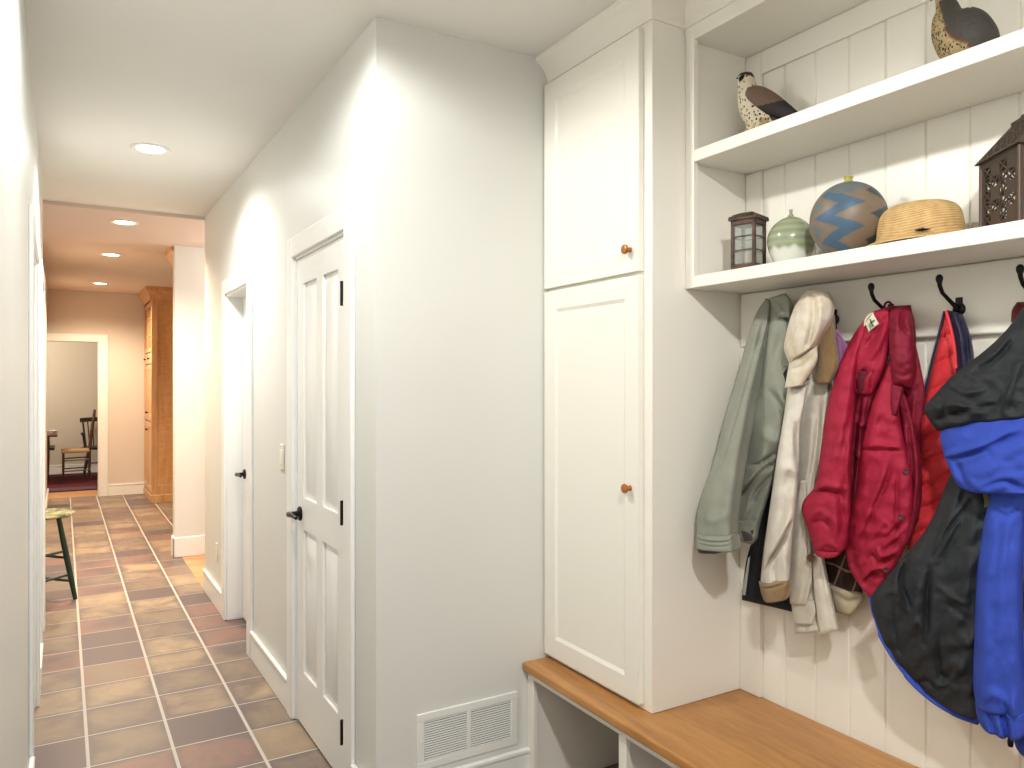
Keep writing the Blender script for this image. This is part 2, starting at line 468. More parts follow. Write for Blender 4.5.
# ------------------------------------------------------------------ wall fittings
def wall_plate(name, y, z, label, cat, toggle):
    r = empty(name, (WRX - 0.003, y, z - 0.06), label, cat)
    obj('plate', MB().box(WRX - 0.006, WRX - 0.0005, y - 0.036, y + 0.036, z - 0.06, z + 0.06), M_almond, r, bevel=0.003)
    if toggle:
        obj('switch_rocker', MB().box(WRX - 0.010, WRX - 0.005, y - 0.016, y + 0.016, z - 0.033, z + 0.033), M_white_pl, r, bevel=0.002)
    else:
        for dz in (-0.02, 0.02):
            obj('socket', MB().lathe((WRX - 0.006, y, z + dz), [(0, 0), (0.017, 0), (0.016, 0.002), (0, 0.002)], 20, (-1, 0, 0)), M_white_pl, r)
wall_plate('light_switch', 3.633, 1.147, 'white light switch plate on the wall beside the near panel door', 'light switch', True)
wall_plate('power_outlet', 5.395, 0.365, 'white outlet plate low on the wall past the second doorway', 'outlet', False)

gx0, gx1, gz0, gz1 = 1.036, 1.432, 0.174, 0.366
gr = empty('vent_grille', ((gx0 + gx1) / 2, WFY - 0.004, gz0), 'white metal return air grille low on the plain wall', 'vent')
b = 0.027; y = WFY
mb = MB().box(gx0, gx1, y - 0.008, y, gz0, gz0 + b).box(gx0, gx1, y - 0.008, y, gz1 - b, gz1).box(gx0, gx0 + b, y - 0.008, y, gz0 + b, gz1 - b).box(gx1 - b, gx1, y - 0.008, y, gz0 + b, gz1 - b)
xm = (gx0 + gx1) / 2
mb.box(xm - 0.007, xm + 0.007, y - 0.008, y, gz0 + b, gz1 - b)
obj('frame', mb, M_grille, gr, bevel=0.002)
obj('duct_shade', MB().box(gx0 + 0.02, gx1 - 0.02, y - 0.0015, y - 0.0002, gz0 + 0.02, gz1 - 0.02), M_dark, gr)  # dark sheet standing for the shade between the louvers
for a, c in ((gx0 + b, xm - 0.007), (xm + 0.007, gx1 - b)):
    mb = MB(); n = 17; h = (gz1 - gz0 - 2 * b) / n
    for k in range(n):
        z = gz0 + b + (k + 0.5) * h
        mb.obox(((a + c) / 2, y - 0.004, z), ((c - a) / 2, 0, 0), (0, 0.0026, h * 0.2), (0, -0.0004, 0.0004))
    obj('louver', mb, M_grille, gr)
for x in (gx0 + 0.016, gx1 - 0.016):
    obj('screw', MB().lathe((x, y - 0.008, (gz0 + gz1) / 2), [(0, 0), (0.005, 0), (0.004, 0.002), (0, 0.0025)], 14, (0, -1, 0)), M_white_pl, gr)

# ------------------------------------------------------------------ recessed ceiling lights
def can(y, z, warm, label, x=0.392, power=1, spread=174, mk=True, blend=0.3):
    if mk:
        r = empty('ceiling_light', (x, y, z), label, 'ceiling light', 'recessed lights in a row along the ceiling')
        obj('trim_ring', MB().lathe((x, y, z), [(0.066, 0.0), (0.094, 0.0), (0.095, -0.003), (0.090, -0.007), (0.070, -0.005), (0.066, 0.0)], 40), M_trim, r)
        obj('lens', MB().lathe((x, y, z), [(0, 0.0), (0.066, 0.0), (0.066, -0.004), (0.03, -0.006), (0, -0.0065)], 36), M_frostw if warm else M_frost, r, label='glowing lens')
    L = bpy.data.lights.new('can_lamp', 'SPOT'); L.energy = power; L.spot_size = math.radians(spread); L.spot_blend = blend
    L.shadow_soft_size = 0.06; L.color = (1.0, 0.81, 0.58) if warm else (1.0, 0.99, 0.965)
    o = bpy.data.objects.new('can_lamp', L); o.location = (x, y, z - 0.03); COL.objects.link(o)
    return o
can(4.33, CE, False, 'recessed light nearest the camera, over the panel door', power=100, spread=160, blend=0.8)
can(6.27, CE - 0.025, True, 'second recessed light, just before the white wall end', power=225, spread=146, blend=0.8)
can(8.06, CE, True, 'third recessed light, over the far tile floor', power=265, spread=146, blend=0.8)
can(10.44, CE, True, 'farthest recessed light, beside the tall wooden cabinet', power=190, spread=150, blend=0.8)
can(2.08, CE, False, 'recessed light over the near hall corner', power=53)
can(-0.14, CE, False, 'recessed light by the left wall across from the coat bench', power=150)

def lamp(kind, loc, power, color, size=0.3, rot=(0, 0, 0), name='lamp'):
    L = bpy.data.lights.new(name, kind); L.energy = power; L.color = color
    if kind == 'AREA': L.shape = 'RECTANGLE'; L.size, L.size_y = size
    else: L.shadow_soft_size = size
    o = bpy.data.objects.new(name, L); o.location = loc; o.rotation_euler = rot; COL.objects.link(o); return o
# unseen lights added for the dining and side rooms; sky light behind the camera
lamp('POINT', (-0.9, 13.0, 2.2), 95, (1.0, 0.93, 0.82), 0.15, name='dining_fill')
lamp('POINT', (2.0, 6.4, 2.3), 50, (1.0, 0.88, 0.78), 0.2, name='side_room_fill')  # unseen, added to light the white wall end
lamp('POINT', (-1.5, 6.3, 2.3), 30, (1.0, 0.84, 0.68), 0.2, name='unseen_breakfast_light')  # unseen light in the room left of the hall
wd = bpy.data.worlds.new('world'); SC.world = wd; wd.use_nodes = True
wd.node_tree.nodes['Background'].inputs[0].default_value = (0.96, 0.98, 1.0, 1)
wd.node_tree.nodes['Background'].inputs[1].default_value = 0.8
SC.view_settings.view_transform = 'Standard'
SC.view_settings.look = 'None'
SC.view_settings.exposure = 0.15
SC.view_settings.gamma = 1.0
SC.view_settings.use_curve_mapping = False
# ------------------------------------------------------------------ bench
BZ = 0.468; BX = 1.455; Y0 = -0.1; CY0, CY1 = 1.807, WFY - 0.001
tag(obj('wooden_worktop', MB().box(BX, WBX - 0.002, Y0, CY1, BZ - 0.031, BZ), M_bench, bevel=0.007, seg=3),
    'long honey brown wooden bench top under the coats', 'bench top')
bb = empty('cubby_bench', (1.7, 1.3, 0), 'cream open cubby base below the wooden bench top', 'bench base')
fx = 1.480
mb = MB().box(fx, fx + 0.02, Y0, CY1, 0.408, BZ - 0.032)
obj('top_rail', mb, M_cab, bb, bevel=0.002)
for k, (a, c) in enumerate(((2.352, CY1), (1.822, 1.858), (1.29, 1.326), (0.76, 0.796), (0.32, 0.356), (Y0, Y0 + 0.036))):
    q = MB().box(fx, fx + 0.02, a, c, 0, 0.408)
    m = (a + c) / 2
    q.box(fx + 0.02, WBX - 0.01, m - 0.009, m + 0.009, 0.0, BZ - 0.032)
    obj('divider', q, M_cab, bb, bevel=0.002)
obj('back_panel', MB().box(WBX - 0.012, WBX - 0.003, Y0, CY1, 0.0, BZ - 0.033), M_cab, bb)

# ------------------------------------------------------------------ tall cabinet
CX = 1.571
def crown_profile():
    """offset from the face, height"""
    return [(0.0, 2.618), (0.006, 2.618), (0.006, 2.628), (0.010, 2.634), (0.014, 2.648), (0.024, 2.664), (0.038, 2.678), (0.050, 2.684), (0.056, 2.690), (0.058, CE - 0.001), (0.0, CE - 0.001)]
def crown(path):
    """path(d) -> list of xy points at offset d"""
    rows = [[(p[0], p[1], h) for p in path(d)] for d, h in crown_profile()]
    mb = MB(); mb.sweep(rows + [rows[0]])
    return mb
def shaker(x, y0, y1, z0, z1, st, t=0.02, rec=0.007):
    """cabinet door facing -x: flat frame round a recessed panel with a sloped edge"""
    mb = MB()
    mb.box(x, x + t, y0, y0 + st, z0, z1).box(x, x + t, y1 - st, y1, z0, z1)
    mb.box(x, x + t, y0 + st, y1 - st, z0, z0 + st).box(x, x + t, y0 + st, y1 - st, z1 - st, z1)
    a, b, c, d = y0 + st, y1 - st, z0 + st, z1 - st
    def ring(xx, e): return [(xx, a + e, c + e), (xx, b - e, c + e), (xx, b - e, d - e), (xx, a + e, d - e)]
    mb.rings([ring(x + t - 0.002, 0), ring(x + 0.0005, 0), ring(x + rec, 0.012), ring(x + rec, 0.016)])
    return mb
tc = empty('tall_cabinet', (1.77, 2.1, BZ), 'tall cream built-in cabinet with two stacked doors standing on the bench top', 'cabinet')
mb = MB().box(CX, WBX - 0.002, CY0, CY1, BZ + 0.0005, 2.62)
obj('body', mb, M_cab, tc, bevel=0.002)
for (z0, z1, kz) in ((1.845, 2.604, 1.915), (0.488, 1.832, 1.16)):
    d = obj('door', shaker(CX - 0.021, 1.846, CY1 - 0.006, z0, z1, 0.068), M_cab, tc, smooth=20)
    k = MB().lathe((CX - 0.021, 1.887, kz), [(0, 0), (0.009, 0), (0.007, 0.006), (0.0065, 0.012), (0.013, 0.017), (0.0155, 0.022), (0.014, 0.027), (0.008, 0.030), (0, 0.0305)], 28, (-1, 0, 0))
    obj('knob', k, M_knob, d, label='small amber brown knob')
obj('crown_moulding', crown(lambda d: [(CX - d, CY1), (CX - d, CY0 - d), (1.707 - d, CY0 - d)]), M_cab, tc, smooth=35)

# ------------------------------------------------------------------ open shelves over the coats
SX = 1.707; SY = CY0 - 0.0015
sh = empty('wall_shelf_unit', (1.84, 1.1, 1.792), 'cream open shelf unit with two long shelves above the coats', 'shelves')
S1, S2, ST = 1.792, 2.187, 0.0375
T1, T2 = S1 + ST, S2 + ST
obj('face_frame', MB().box(SX, SX + 0.02, SY - 0.038, SY, S1, 2.62).box(SX, SX + 0.02, Y0, SY - 0.038, 2.572, 2.62), M_cab, sh, bevel=0.0015)
obj('side_panel', MB().box(SX + 0.001, WBX - 0.002, Y0 - 0.018, Y0 - 0.0005, S1, 2.62), M_cab, sh)
obj('side_panel', MB().box(SX + 0.02, WBX - 0.012, SY - 0.018, SY, S1, 2.60), M_cab, sh)
for z in (S1, S2):
    obj('shelf', MB().box(SX - 0.001, WBX - 0.003, Y0, SY - 0.0382, z, z + ST).box(SX + 0.021, WBX - 0.003, SY - 0.0382, SY - 0.0185, z, z + ST), M_cab, sh, bevel=0.0025)
obj('top_panel', MB().box(SX + 0.02, WBX - 0.003, Y0, SY, 2.575, 2.60), M_cab, sh)
obj('crown_moulding', crown(lambda d: [(SX - d, CY0 - max(d, 0.002)), (SX - d, Y0)]), M_cab, sh, smooth=35)
# frames of the beadboard: corner stile, top rail in the upper bay
trim(MB().box(WBX - 0.011, WBX, 1.722, CY0 - 0.019, T2 + 0.001, 2.574).box(WBX - 0.011, WBX, Y0, 1.722, 2.50, 2.574), 'cream beadboard frame in the upper shelf bay', M_cab, 0.002)
trim(MB().box(WBX - 0.011, WBX, 1.722, CY0 - 0.019, T1 + 0.001, S2 - 0.001), 'cream corner stile in the lower shelf bay', M_cab, 0.002)
trim(MB().box(WBX - 0.019, WBX, 1.722, CY0 - 0.001, BZ + 0.001, 1.611), 'cream corner stile between the tall cabinet and the coats', M_cab, 0.002)

# hook rail and hooks
tag(obj('hook_rail', MB().box(WBX - 0.020, WBX, Y0, CY0 - 0.001, 1.612, S1 - 0.001), M_cab, bevel=0.007, seg=3),
    'wide cream rail under the lower shelf that carries the hooks', 'rail')
HY = [1.56, 1.442, 1.265, 1.081, 0.897]
HL = ['black iron coat hook behind the grey jacket', 'black iron coat hook behind the cream cap', 'black iron coat hook holding the crimson jacket',
      'black iron coat hook holding the red quilted vest', 'black iron coat hook holding the blue and black jacket']
def hook(y, label):
    x = WBX - 0.020
    r = empty('coat_hook', (x, y, 1.654), label, 'coat hook', 'iron coat hooks on the rail')
    obj('back_plate', MB().lathe((x, y, 1.679), [(0, 0), (0.017, 0), (0.016, 0.003), (0.010, 0.007), (0, 0.008)], 20, (-1, 0, 0)).box(x - 0.004, x, y - 0.009, y + 0.009, 1.639, 1.709), M_black, r, bevel=0.002)
    p = [(x - 0.004, y, 1.679), (x - 0.02, y, 1.686), (x - 0.05, y, 1.702), (x - 0.075, y, 1.716), (x - 0.086, y, 1.732), (x - 0.088, y, 1.746)]
    mb = MB().tube(p, [0.007, 0.0055, 0.005, 0.0048, 0.005, 0.006], 12)
    mb.lathe((x - 0.088, y, 1.742), [(0, -0.004), (0.006, -0.002), (0.0085, 0.006), (0.008, 0.013), (0.004, 0.018), (0, 0.019)], 16)
    obj('upper_prong', mb, M_black, r)
    p = [(x - 0.004, y, 1.664), (x - 0.015, y, 1.646), (x - 0.03, y, 1.638), (x - 0.042, y, 1.646), (x - 0.046, y, 1.660)]
    obj('lower_prong', MB().tube(p, [0.006, 0.005, 0.0045, 0.005, 0.006], 10), M_black, r)
for y, l in zip(HY, HL): hook(y, l)

# ------------------------------------------------------------------ far kitchen cabinets
def maple_cabinet(name, x0, x1, y0, y1, label, detail):
    r = empty(name, ((x0 + x1) / 2, (y0 + y1) / 2, 0), label, 'cabinet')
    H = 2.57; top = CE - 0.001
    mb = MB().box(x0 + 0.02, x1, y0 + 0.012, y1, 0.0, H)
    obj('body', mb, M_maple, r)
    # framed side panel facing the hall
    s = MB().box(x0, x0 + 0.07, y0, y0 + 0.02, 0.0, H).box(x1 - 0.07, x1, y0, y0 + 0.02, 0.1, H).box(x0 + 0.07, x1 - 0.07, y0, y0 + 0.02, 0.1, 0.22).box(x0 + 0.07, x1 - 0.07, y0, y0 + 0.02, H - 0.1, H)
    obj('side_panel', s, M_maple2, r, bevel=0.002)
    obj('plinth', MB().box(x0 - 0.012, x1, y0 - 0.012, y1, 0, 0.1), M_maple2, r, bevel=0.004)
    prof = [(0.0, H - 0.02), (0.012, H - 0.02), (0.016, H), (0.03, H + 0.03), (0.055, H + 0.07), (0.07, H + 0.085), (0.075, top), (0, top)]
    rows = [[(x0 - d, y1, h), (x0 - d, y0 - d, h), (x1, y0 - d, h)] for d, h in prof]
    obj('crown_moulding', MB().sweep(rows + [rows[0]]), M_maple2, r, smooth=35)
    n = max(1, int(round((y1 - y0) / 0.45))); w = (y1 - y0 - 0.04) / n
    for k in range(n):
        a, b = y0 + 0.02 + k * w + 0.004, y0 + 0.02 + (k + 1) * w - 0.004
        if detail:
            d = MB(); x, st = x0 - 0.002, 0.05
            d.box(x, x + 0.02, a, a + st, 1.90, H - 0.04).box(x, x + 0.02, b - st, b, 1.90, H - 0.04).box(x, x + 0.02, a + st, b - st, 1.90, 1.90 + st).box(x, x + 0.02, a + st, b - st, H - 0.09, H - 0.04)
            d.box(x + 0.004, x + 0.016, (a + b) / 2 - 0.008, (a + b) / 2 + 0.008, 1.95, H - 0.09).box(x + 0.004, x + 0.016, a + st, b - st, 2.10, 2.115).box(x + 0.004, x + 0.016, a + st, b - st, 2.32, 2.335)
            g = obj('glazed_door', d, M_maple2, r, bevel=0.002)
            obj('pane', MB().box(x + 0.017, x + 0.0215, a + st, b - st, 1.95, H - 0.09), M_pane, g, label='dark glass pane')
            dr = obj('drawer', MB().box(x, x + 0.02, a, b, 1.75, 1.885), M_maple2, r, bevel=0.003)
            obj('knob', MB().lathe((x, (a + b) / 2, 1.815), [(0, 0), (0.007, 0.0), (0.007, 0.012), (0.014, 0.02), (0.01, 0.027), (0, 0.028)], 16, (-1, 0, 0)), M_black, dr)
            for z0, z1, kz in ((1.03, 1.735, 1.12), (0.12, 1.0, 0.9)):
                do = obj('door', shaker(x, a, b, z0, z1, 0.06, 0.02, 0.009), M_maple2, r, smooth=20)
                obj('knob', MB().lathe((x, a + 0.035 if k else b - 0.035, kz), [(0, 0), (0.007, 0.0), (0.007, 0.012), (0.014, 0.02), (0.01, 0.027), (0, 0.028)], 16, (-1, 0, 0)), M_black, do)
        else:
            for z0, z1 in ((1.9, H - 0.04), (0.12, 1.87)):
                obj('door', shaker(x0 - 0.002, a, b, z0, z1, 0.06, 0.02, 0.009), M_maple2, r, smooth=20)
M_pane = NT('cabinet_glass').base(rgb(70, 52, 36), 0.08, 0, 0.8).m
maple_cabinet('kitchen_cabinet', 0.958, 1.62, 10.47, 11.448, 'tall curly maple cabinet with glazed top doors against the far wall', True)
maple_cabinet('pantry_cabinet', 0.88, 1.5, 7.235, 7.62, 'wooden cabinet showing as a sliver behind the white wall end', False)

# ------------------------------------------------------------------ green stool
M_green = paint('green_paint', rgb(28, 54, 38), 0.35, 0.5, 0.15, 0.05, 40)
m = NT('worn_green_paint')
nn = m.noise(m.coords(), 14, 5, 0.65)
m.base(m.mix(m.ramp(nn, [(0.5, (0, 0, 0, 1)), (0.6, (1, 1, 1, 1))]), rgb(40, 74, 46), rgb(170, 160, 110)), 0.35)
M_worn = m.m
sx, sy, sz = -0.135, 6.09, 0.615
st = empty('green_stool', (sx, sy, 0), 'dark green wooden stool with a worn round seat by the left wall', 'stool')
obj('seat', MB().lathe((sx, sy, sz - 0.032), [(0, 0), (0.15, 0), (0.20, 0.008), (0.212, 0.018), (0.207, 0.028), (0.16, 0.030), (0.08, 0.025), (0, 0.023)], 48), M_worn, st)
feet = []
for k in range(4):
    a = math.radians(-4 + 90 * k)
    tp = Vector((sx + 0.11 * math.cos(a), sy + 0.11 * math.sin(a), sz - 0.03)); ft = Vector((sx + 0.212 * math.cos(a), sy + 0.20 * math.sin(a), 0.0))
    feet.append((tp, ft))
    obj('leg', MB().tube([tp, tp.lerp(ft, 0.4), tp.lerp(ft, 0.75), ft], [0.015, 0.019, 0.018, 0.014], 14), M_green, st)
for k in range(4):
    for t in ((0.42, 0.70) if k % 2 else (0.50, 0.78)):
        a = feet[k][0].lerp(feet[k][1], t); b = feet[(k + 1) % 4][0].lerp(feet[(k + 1) % 4][1], t)
        obj('rung', MB().tube([a, a.lerp(b, 0.5), b], [0.008, 0.010, 0.008], 10), M_green, st)

# ------------------------------------------------------------------ dining room
M_dkwood = wood('dark_walnut', rgb(84, 48, 30), rgb(52, 28, 18), 'Z', 2, 0.35)
M_blkwood = wood('black_painted_wood', rgb(44, 34, 30), rgb(26, 20, 18), 'Z', 2, 0.35)
M_rush = wood('rush', rgb(190, 152, 104), rgb(150, 112, 70), 'X', 3, 0.7)
m = NT('oriental_rug')
n1 = m.noise(m.coords(), 16, 4, 0.6); n2 = m.noise(m.coords(scale=(1, 1, 1)), 45, 3)
sep = m.node('ShaderNodeSeparateXYZ'); tcn = m.node('ShaderNodeTexCoord'); m.l.new(tcn.outputs['Object'], sep.inputs[0])
ey = m.math('SUBTRACT', 1.16, m.math('ABSOLUTE', sep.outputs[1]))
field = m.mix(m.ramp(n1, [(0.45, (0, 0, 0, 1)), (0.55, (1, 1, 1, 1))]), rgb(104, 38, 36), rgb(70, 42, 52))
bord = m.mix(m.ramp(n2, [(0.45, (0, 0, 0, 1)), (0.55, (1, 1, 1, 1))]), rgb(78, 72, 92), rgb(110, 66, 62))
col = m.mix(m.math('LESS_THAN', ey, 0.40), field, bord)
col = m.mix(m.math('LESS_THAN', ey, 0.05), col, rgb(60, 34, 40))
m.base(col, 0.95, 0, 0.1)
tag(obj('rug', MB().box(-1.6, 1.4, 12.2, 14.52, 0.0005, 0.012), m.m, bevel=0.004), 'dark red and violet patterned rug under the dining chairs', 'rug')

cx0, cx1, cy0, cy1 = 0.01, 0.36, 13.32, 13.74
ch = empty('dining_chair', ((cx0 + cx1) / 2, 13.53, 0.012), 'brown ladder-back wooden chair with a rush seat turned to the table', 'chair')
for y in (cy0, cy1):
    yi = y + (0.02 if y == cy0 else -0.02)
    obj('leg', MB().tube([(cx0, y, 0.012), (cx0, y, 0.25), (cx0, y, 0.46)], [0.013, 0.018, 0.017], 12), M_dkwood, ch)
    obj('leg', MB().tube([(cx1, yi, 0.012), (cx1, yi, 0.45), (cx1 + 0.03, yi, 0.75), (cx1 + 0.075, yi, 1.09)], [0.014, 0.018, 0.017, 0.011], 12), M_dkwood, ch)
obj('seat', MB().prism([(cx0 - 0.03, cy0 - 0.03), (cx1 + 0.012, cy0 + 0.0), (cx1 + 0.012, cy1 - 0.0), (cx0 - 0.03, cy1 + 0.03)], 'z', 0.445, 0.485), M_rush, ch, bevel=0.015, seg=3)
for z in (0.17, 0.33):
    for y in (cy0, cy1):
        obj('stretcher', MB().tube([(cx0, y, z), (cx1, y, z + 0.01)], 0.010, 8), M_dkwood, ch)
    for x in (cx0, cx1):
        obj('stretcher', MB().tube([(x, cy0 + 0.005, z + 0.04), (x, cy1 - 0.005, z + 0.04)], 0.010, 8), M_dkwood, ch)
for z in (0.62, 0.78, 0.95):
    xx = cx1 + 0.03 + (z - 0.75) * 0.13
    obj('back_slat', MB().box(xx - 0.006, xx + 0.006, cy0 + 0.025, cy1 - 0.025, z - 0.03, z + 0.03), M_dkwood, ch, bevel=0.005)

wx, wy = 0.50, 14.17
wc = empty('spindle_chair', (wx, wy, 0.0135), 'black spindle-back chair with a curved top rail by the dining wall', 'chair')
obj('seat', MB().lathe((wx, wy, 0.43), [(0, 0), (0.20, 0), (0.23, 0.012), (0.235, 0.03), (0.21, 0.04), (0.1, 0.034), (0, 0.032)], 32), M_blkwood, wc)
for i in (-1, 1):
    for j in (-1, 1):
        obj('leg', MB().tube([(wx + 0.13 * i, wy + 0.12 * j, 0.435), (wx + 0.17 * i, wy + 0.16 * j, 0.2), (wx + 0.2 * i, wy + 0.19 * j, 0.015)], [0.014, 0.019, 0.011], 12), M_blkwood, wc)
    obj('stretcher', MB().tube([(wx + 0.17 * i, wy - 0.15, 0.2), (wx + 0.17 * i, wy + 0.15, 0.2)], 0.011, 8), M_blkwood, wc)
    obj('arm', MB().tube([(wx + 0.22 * i, wy - 0.13, 0.68), (wx + 0.235 * i, wy, 0.685), (wx + 0.21 * i, wy + 0.17, 0.69)], [0.022, 0.018, 0.015], 10), M_blkwood, wc)
    obj('arm_post', MB().tube([(wx + 0.19 * i, wy - 0.10, 0.46), (wx + 0.22 * i, wy - 0.12, 0.68)], [0.012, 0.012], 10), M_blkwood, wc)
obj('stretcher', MB().tube([(wx - 0.17, wy, 0.2), (wx + 0.17, wy, 0.2)], 0.011, 8), M_blkwood, wc)
for k in range(7):
    q = (k - 3) / 3.0
    obj('spindle', MB().tube([(wx + 0.17 * q, wy + 0.17 - 0.03 * q * q, 0.46), (wx + 0.215 * q, wy + 0.25 - 0.03 * q * q, 0.89)], 0.0085 if abs(q) < 1 else 0.014, 8), M_blkwood, wc)
obj('top_rail', MB().rings([[(wx + 0.255 * q, wy + 0.252 - 0.03 * q * q + dx, 0.91 + dz - 0.012 * q * q) for dx, dz in ((-0.012, -0.04), (0.012, -0.04), (0.014, 0.03), (-0.01, 0.03))] for q in [(k - 6) / 6 for k in range(13)]]), M_blkwood, wc, bevel=0.006)

tb = empty('dining_table', (-0.7, 13.5, 0), 'wooden dining table edge showing at the left of the far doorway', 'table')
obj('table_top', MB().box(-1.35, -0.065, 13.0, 14.05, 0.715, 0.742), M_dkwood, tb, bevel=0.006)
obj('apron', MB().box(-1.25, -0.17, 13.1, 13.95, 0.62, 0.714), M_dkwood, tb)
for x in (-1.22, -0.2):
    for y in (13.13, 13.92):
        obj('leg', MB().tube([(x, y, 0.013), (x, y, 0.3), (x, y, 0.6), (x, y, 0.7)], [0.018, 0.028, 0.032, 0.03], 12), M_dkwood, tb)
obj('shelf', MB().box(-1.24, -0.1, 13.2, 13.85, 0.505, 0.54), M_blkwood, tb, bevel=0.005)
tag(obj('bowl', MB().lathe((-0.13, 13.4, 0.742), [(0, 0), (0.025, 0), (0.03, 0.008), (0.05, 0.035), (0.058, 0.05), (0.055, 0.05), (0.046, 0.035), (0.02, 0.012), (0, 0.01)], 28), M_white_pl),
    'small white bowl on the edge of the dining table', 'bowl')
# ------------------------------------------------------------------ things on the shelves
def lathe_paint(c, prof, n, fn):
    """lathe plus a colour per vertex from fn(angle, height, radius)"""
    mb = MB(); vs = []; cols = []; fs = []; m = len(prof)
    for i, (r, h) in enumerate(prof):
        for j in range(n):
            q = 2 * PI * j / n
            vs.append((c[0] + max(r, 1e-5) * math.cos(q), c[1] + max(r, 1e-5) * math.sin(q), c[2] + h)); cols.append(fn(q, h, r))
    for i in range(m - 1):
        for j in range(n):
            fs.append((i * n + j, i * n + (j + 1) % n, (i + 1) * n + (j + 1) % n, (i + 1) * n + j))
    fs.append(tuple(range(n - 1, -1, -1))); fs.append(tuple((m - 1) * n + j for j in range(n)))
    mb.add(vs, fs)
    return mb, cols
def spl(pts, n):
    """smooth resample of a polyline (any dimension) to n points by arc length"""
    P = np.array(pts, float)
    if len(P) == 2:
        t = np.linspace(0, 1, n)[:, None]; return P[0] * (1 - t) + P[1] * t
    Q = np.vstack([2 * P[0] - P[1], P, 2 * P[-1] - P[-2]]); out = []
    for i in range(1, len(Q) - 2):
        p0, p1, p2, p3 = Q[i - 1:i + 3]
        for t in np.linspace(0, 1, 24, endpoint=False):
            out.append(0.5 * (2 * p1 + (p2 - p0) * t + (2 * p0 - 5 * p1 + 4 * p2 - p3) * t * t + (3 * p1 - p0 - 3 * p2 + p3) * t ** 3))
    out.append(P[-1]); out = np.array(out)
    d = np.concatenate([[0], np.cumsum(np.linalg.norm(np.diff(out, axis=0), axis=1))])
    s = np.linspace(0, d[-1], n)
    return np.stack([np.interp(s, d, out[:, k]) for k in range(out.shape[1])], 1)

# small lantern with glazed sides
M_rust = metal('rusted_tin', rgb(96, 74, 60), 0.6, 0.4, rgb(64, 52, 46), 0.25)
M_tin = metal('dark_pierced_tin', rgb(80, 72, 66), 0.5, 0.55, rgb(88, 70, 58), 0.25)
M_oldglass = glass('old_lantern_glass', rgb(170, 178, 170), 0.12, 0.28)
M_candle = paint('candle_wax', rgb(206, 176, 140), 0.5, 0.4, 0, 0)
lx, ly, lz = 1.812, 1.641, T1
ang = math.radians(16)
def rot(p, c=(lx, ly), a=ang):
    x, y = p[0] - c[0], p[1] - c[1]
    return (c[0] + x * math.cos(a) - y * math.sin(a), c[1] + x * math.sin(a) + y * math.cos(a), p[2])
def rbox(mb, x0, x1, y0, y1, z0, z1, c=(lx, ly), a=ang):
    t = MB().box(x0 + c[0], x1 + c[0], y0 + c[1], y1 + c[1], z0, z1)
    return mb.add([rot(p, c, a) for p in t.v], t.f)
ln = empty('glass_lantern', (lx, ly, lz), 'small rusty metal lantern with glass panes at the left end of the lower shelf', 'lantern')
W = 0.039; H = 0.178
mb = MB()
rbox(mb, -W - 0.004, W + 0.004, -W - 0.004, W + 0.004, lz, lz + 0.008); rbox(mb, -W, W, -W, W, lz + 0.008, lz + 0.02)
obj('base', mb, M_rust, ln, bevel=0.001)
mb = MB(); pw = 0.009
for i in (-1, 1):
    for j in (-1, 1):
        a, b = sorted((i * W, i * (W - pw))); c, d = sorted((j * W, j * (W - pw)))
        rbox(mb, a, b, c, d, lz + 0.018, lz + H - 0.02)
for z in (0.018, 0.066, 0.108, 0.146):
    h = 0.008 if z in (0.018, 0.146) else 0.003
    for s in (-1, 1):
        a, b = sorted((s * W, s * (W - 0.004)))
        rbox(mb, a, b, -W, W, lz + z, lz + z + h); rbox(mb, -W, W, a, b, lz + z, lz + z + h)
obj('frame', mb, M_rust, ln, bevel=0.0008)
for s in (-1, 1):
    q = W - 0.006
    a, b = sorted((s * q, s * (q - 0.0015)))
    obj('pane', rbox(MB(), a, b, -q, q, lz + 0.022, lz + 0.15), M_oldglass, ln)
    obj('pane', rbox(MB(), -q, q, a, b, lz + 0.022, lz + 0.15), M_oldglass, ln)
mb = MB()
rbox(mb, -W, W, -W, W, lz + 0.153, lz + 0.160); rbox(mb, -W - 0.006, W + 0.006, -W - 0.006, W + 0.006, lz + 0.160, lz + 0.166)
def cap_ring(e, z): return [rot((lx + i * e, ly + j * e, lz + z)) for i, j in ((-1, -1), (1, -1), (1, 1), (-1, 1))]
mb.rings([cap_ring(W + 0.004, 0.166), cap_ring(W - 0.004, 0.177), cap_ring(0.02, 0.184), cap_ring(0.012, 0.186)])
for k in range(7):
    t = -W + 2 * W * k / 6
    for s in (-1, 1):
        for p in ((t, s * (W + 0.004)), (s * (W + 0.004), t)):
            x, y, _ = rot((lx + p[0], ly + p[1], 0)); mb.lathe((x, y, lz + 0.165), [(0, 0), (0.004, 0), (0.003, 0.006), (0, 0.008)], 8)
obj('roof', mb, M_rust, ln)
obj('candle', MB().lathe((lx, ly, lz + 0.02), [(0, 0), (0.011, 0), (0.011, 0.045), (0.004, 0.047), (0, 0.046)], 20), M_candle, ln, label='stub of a pale candle')

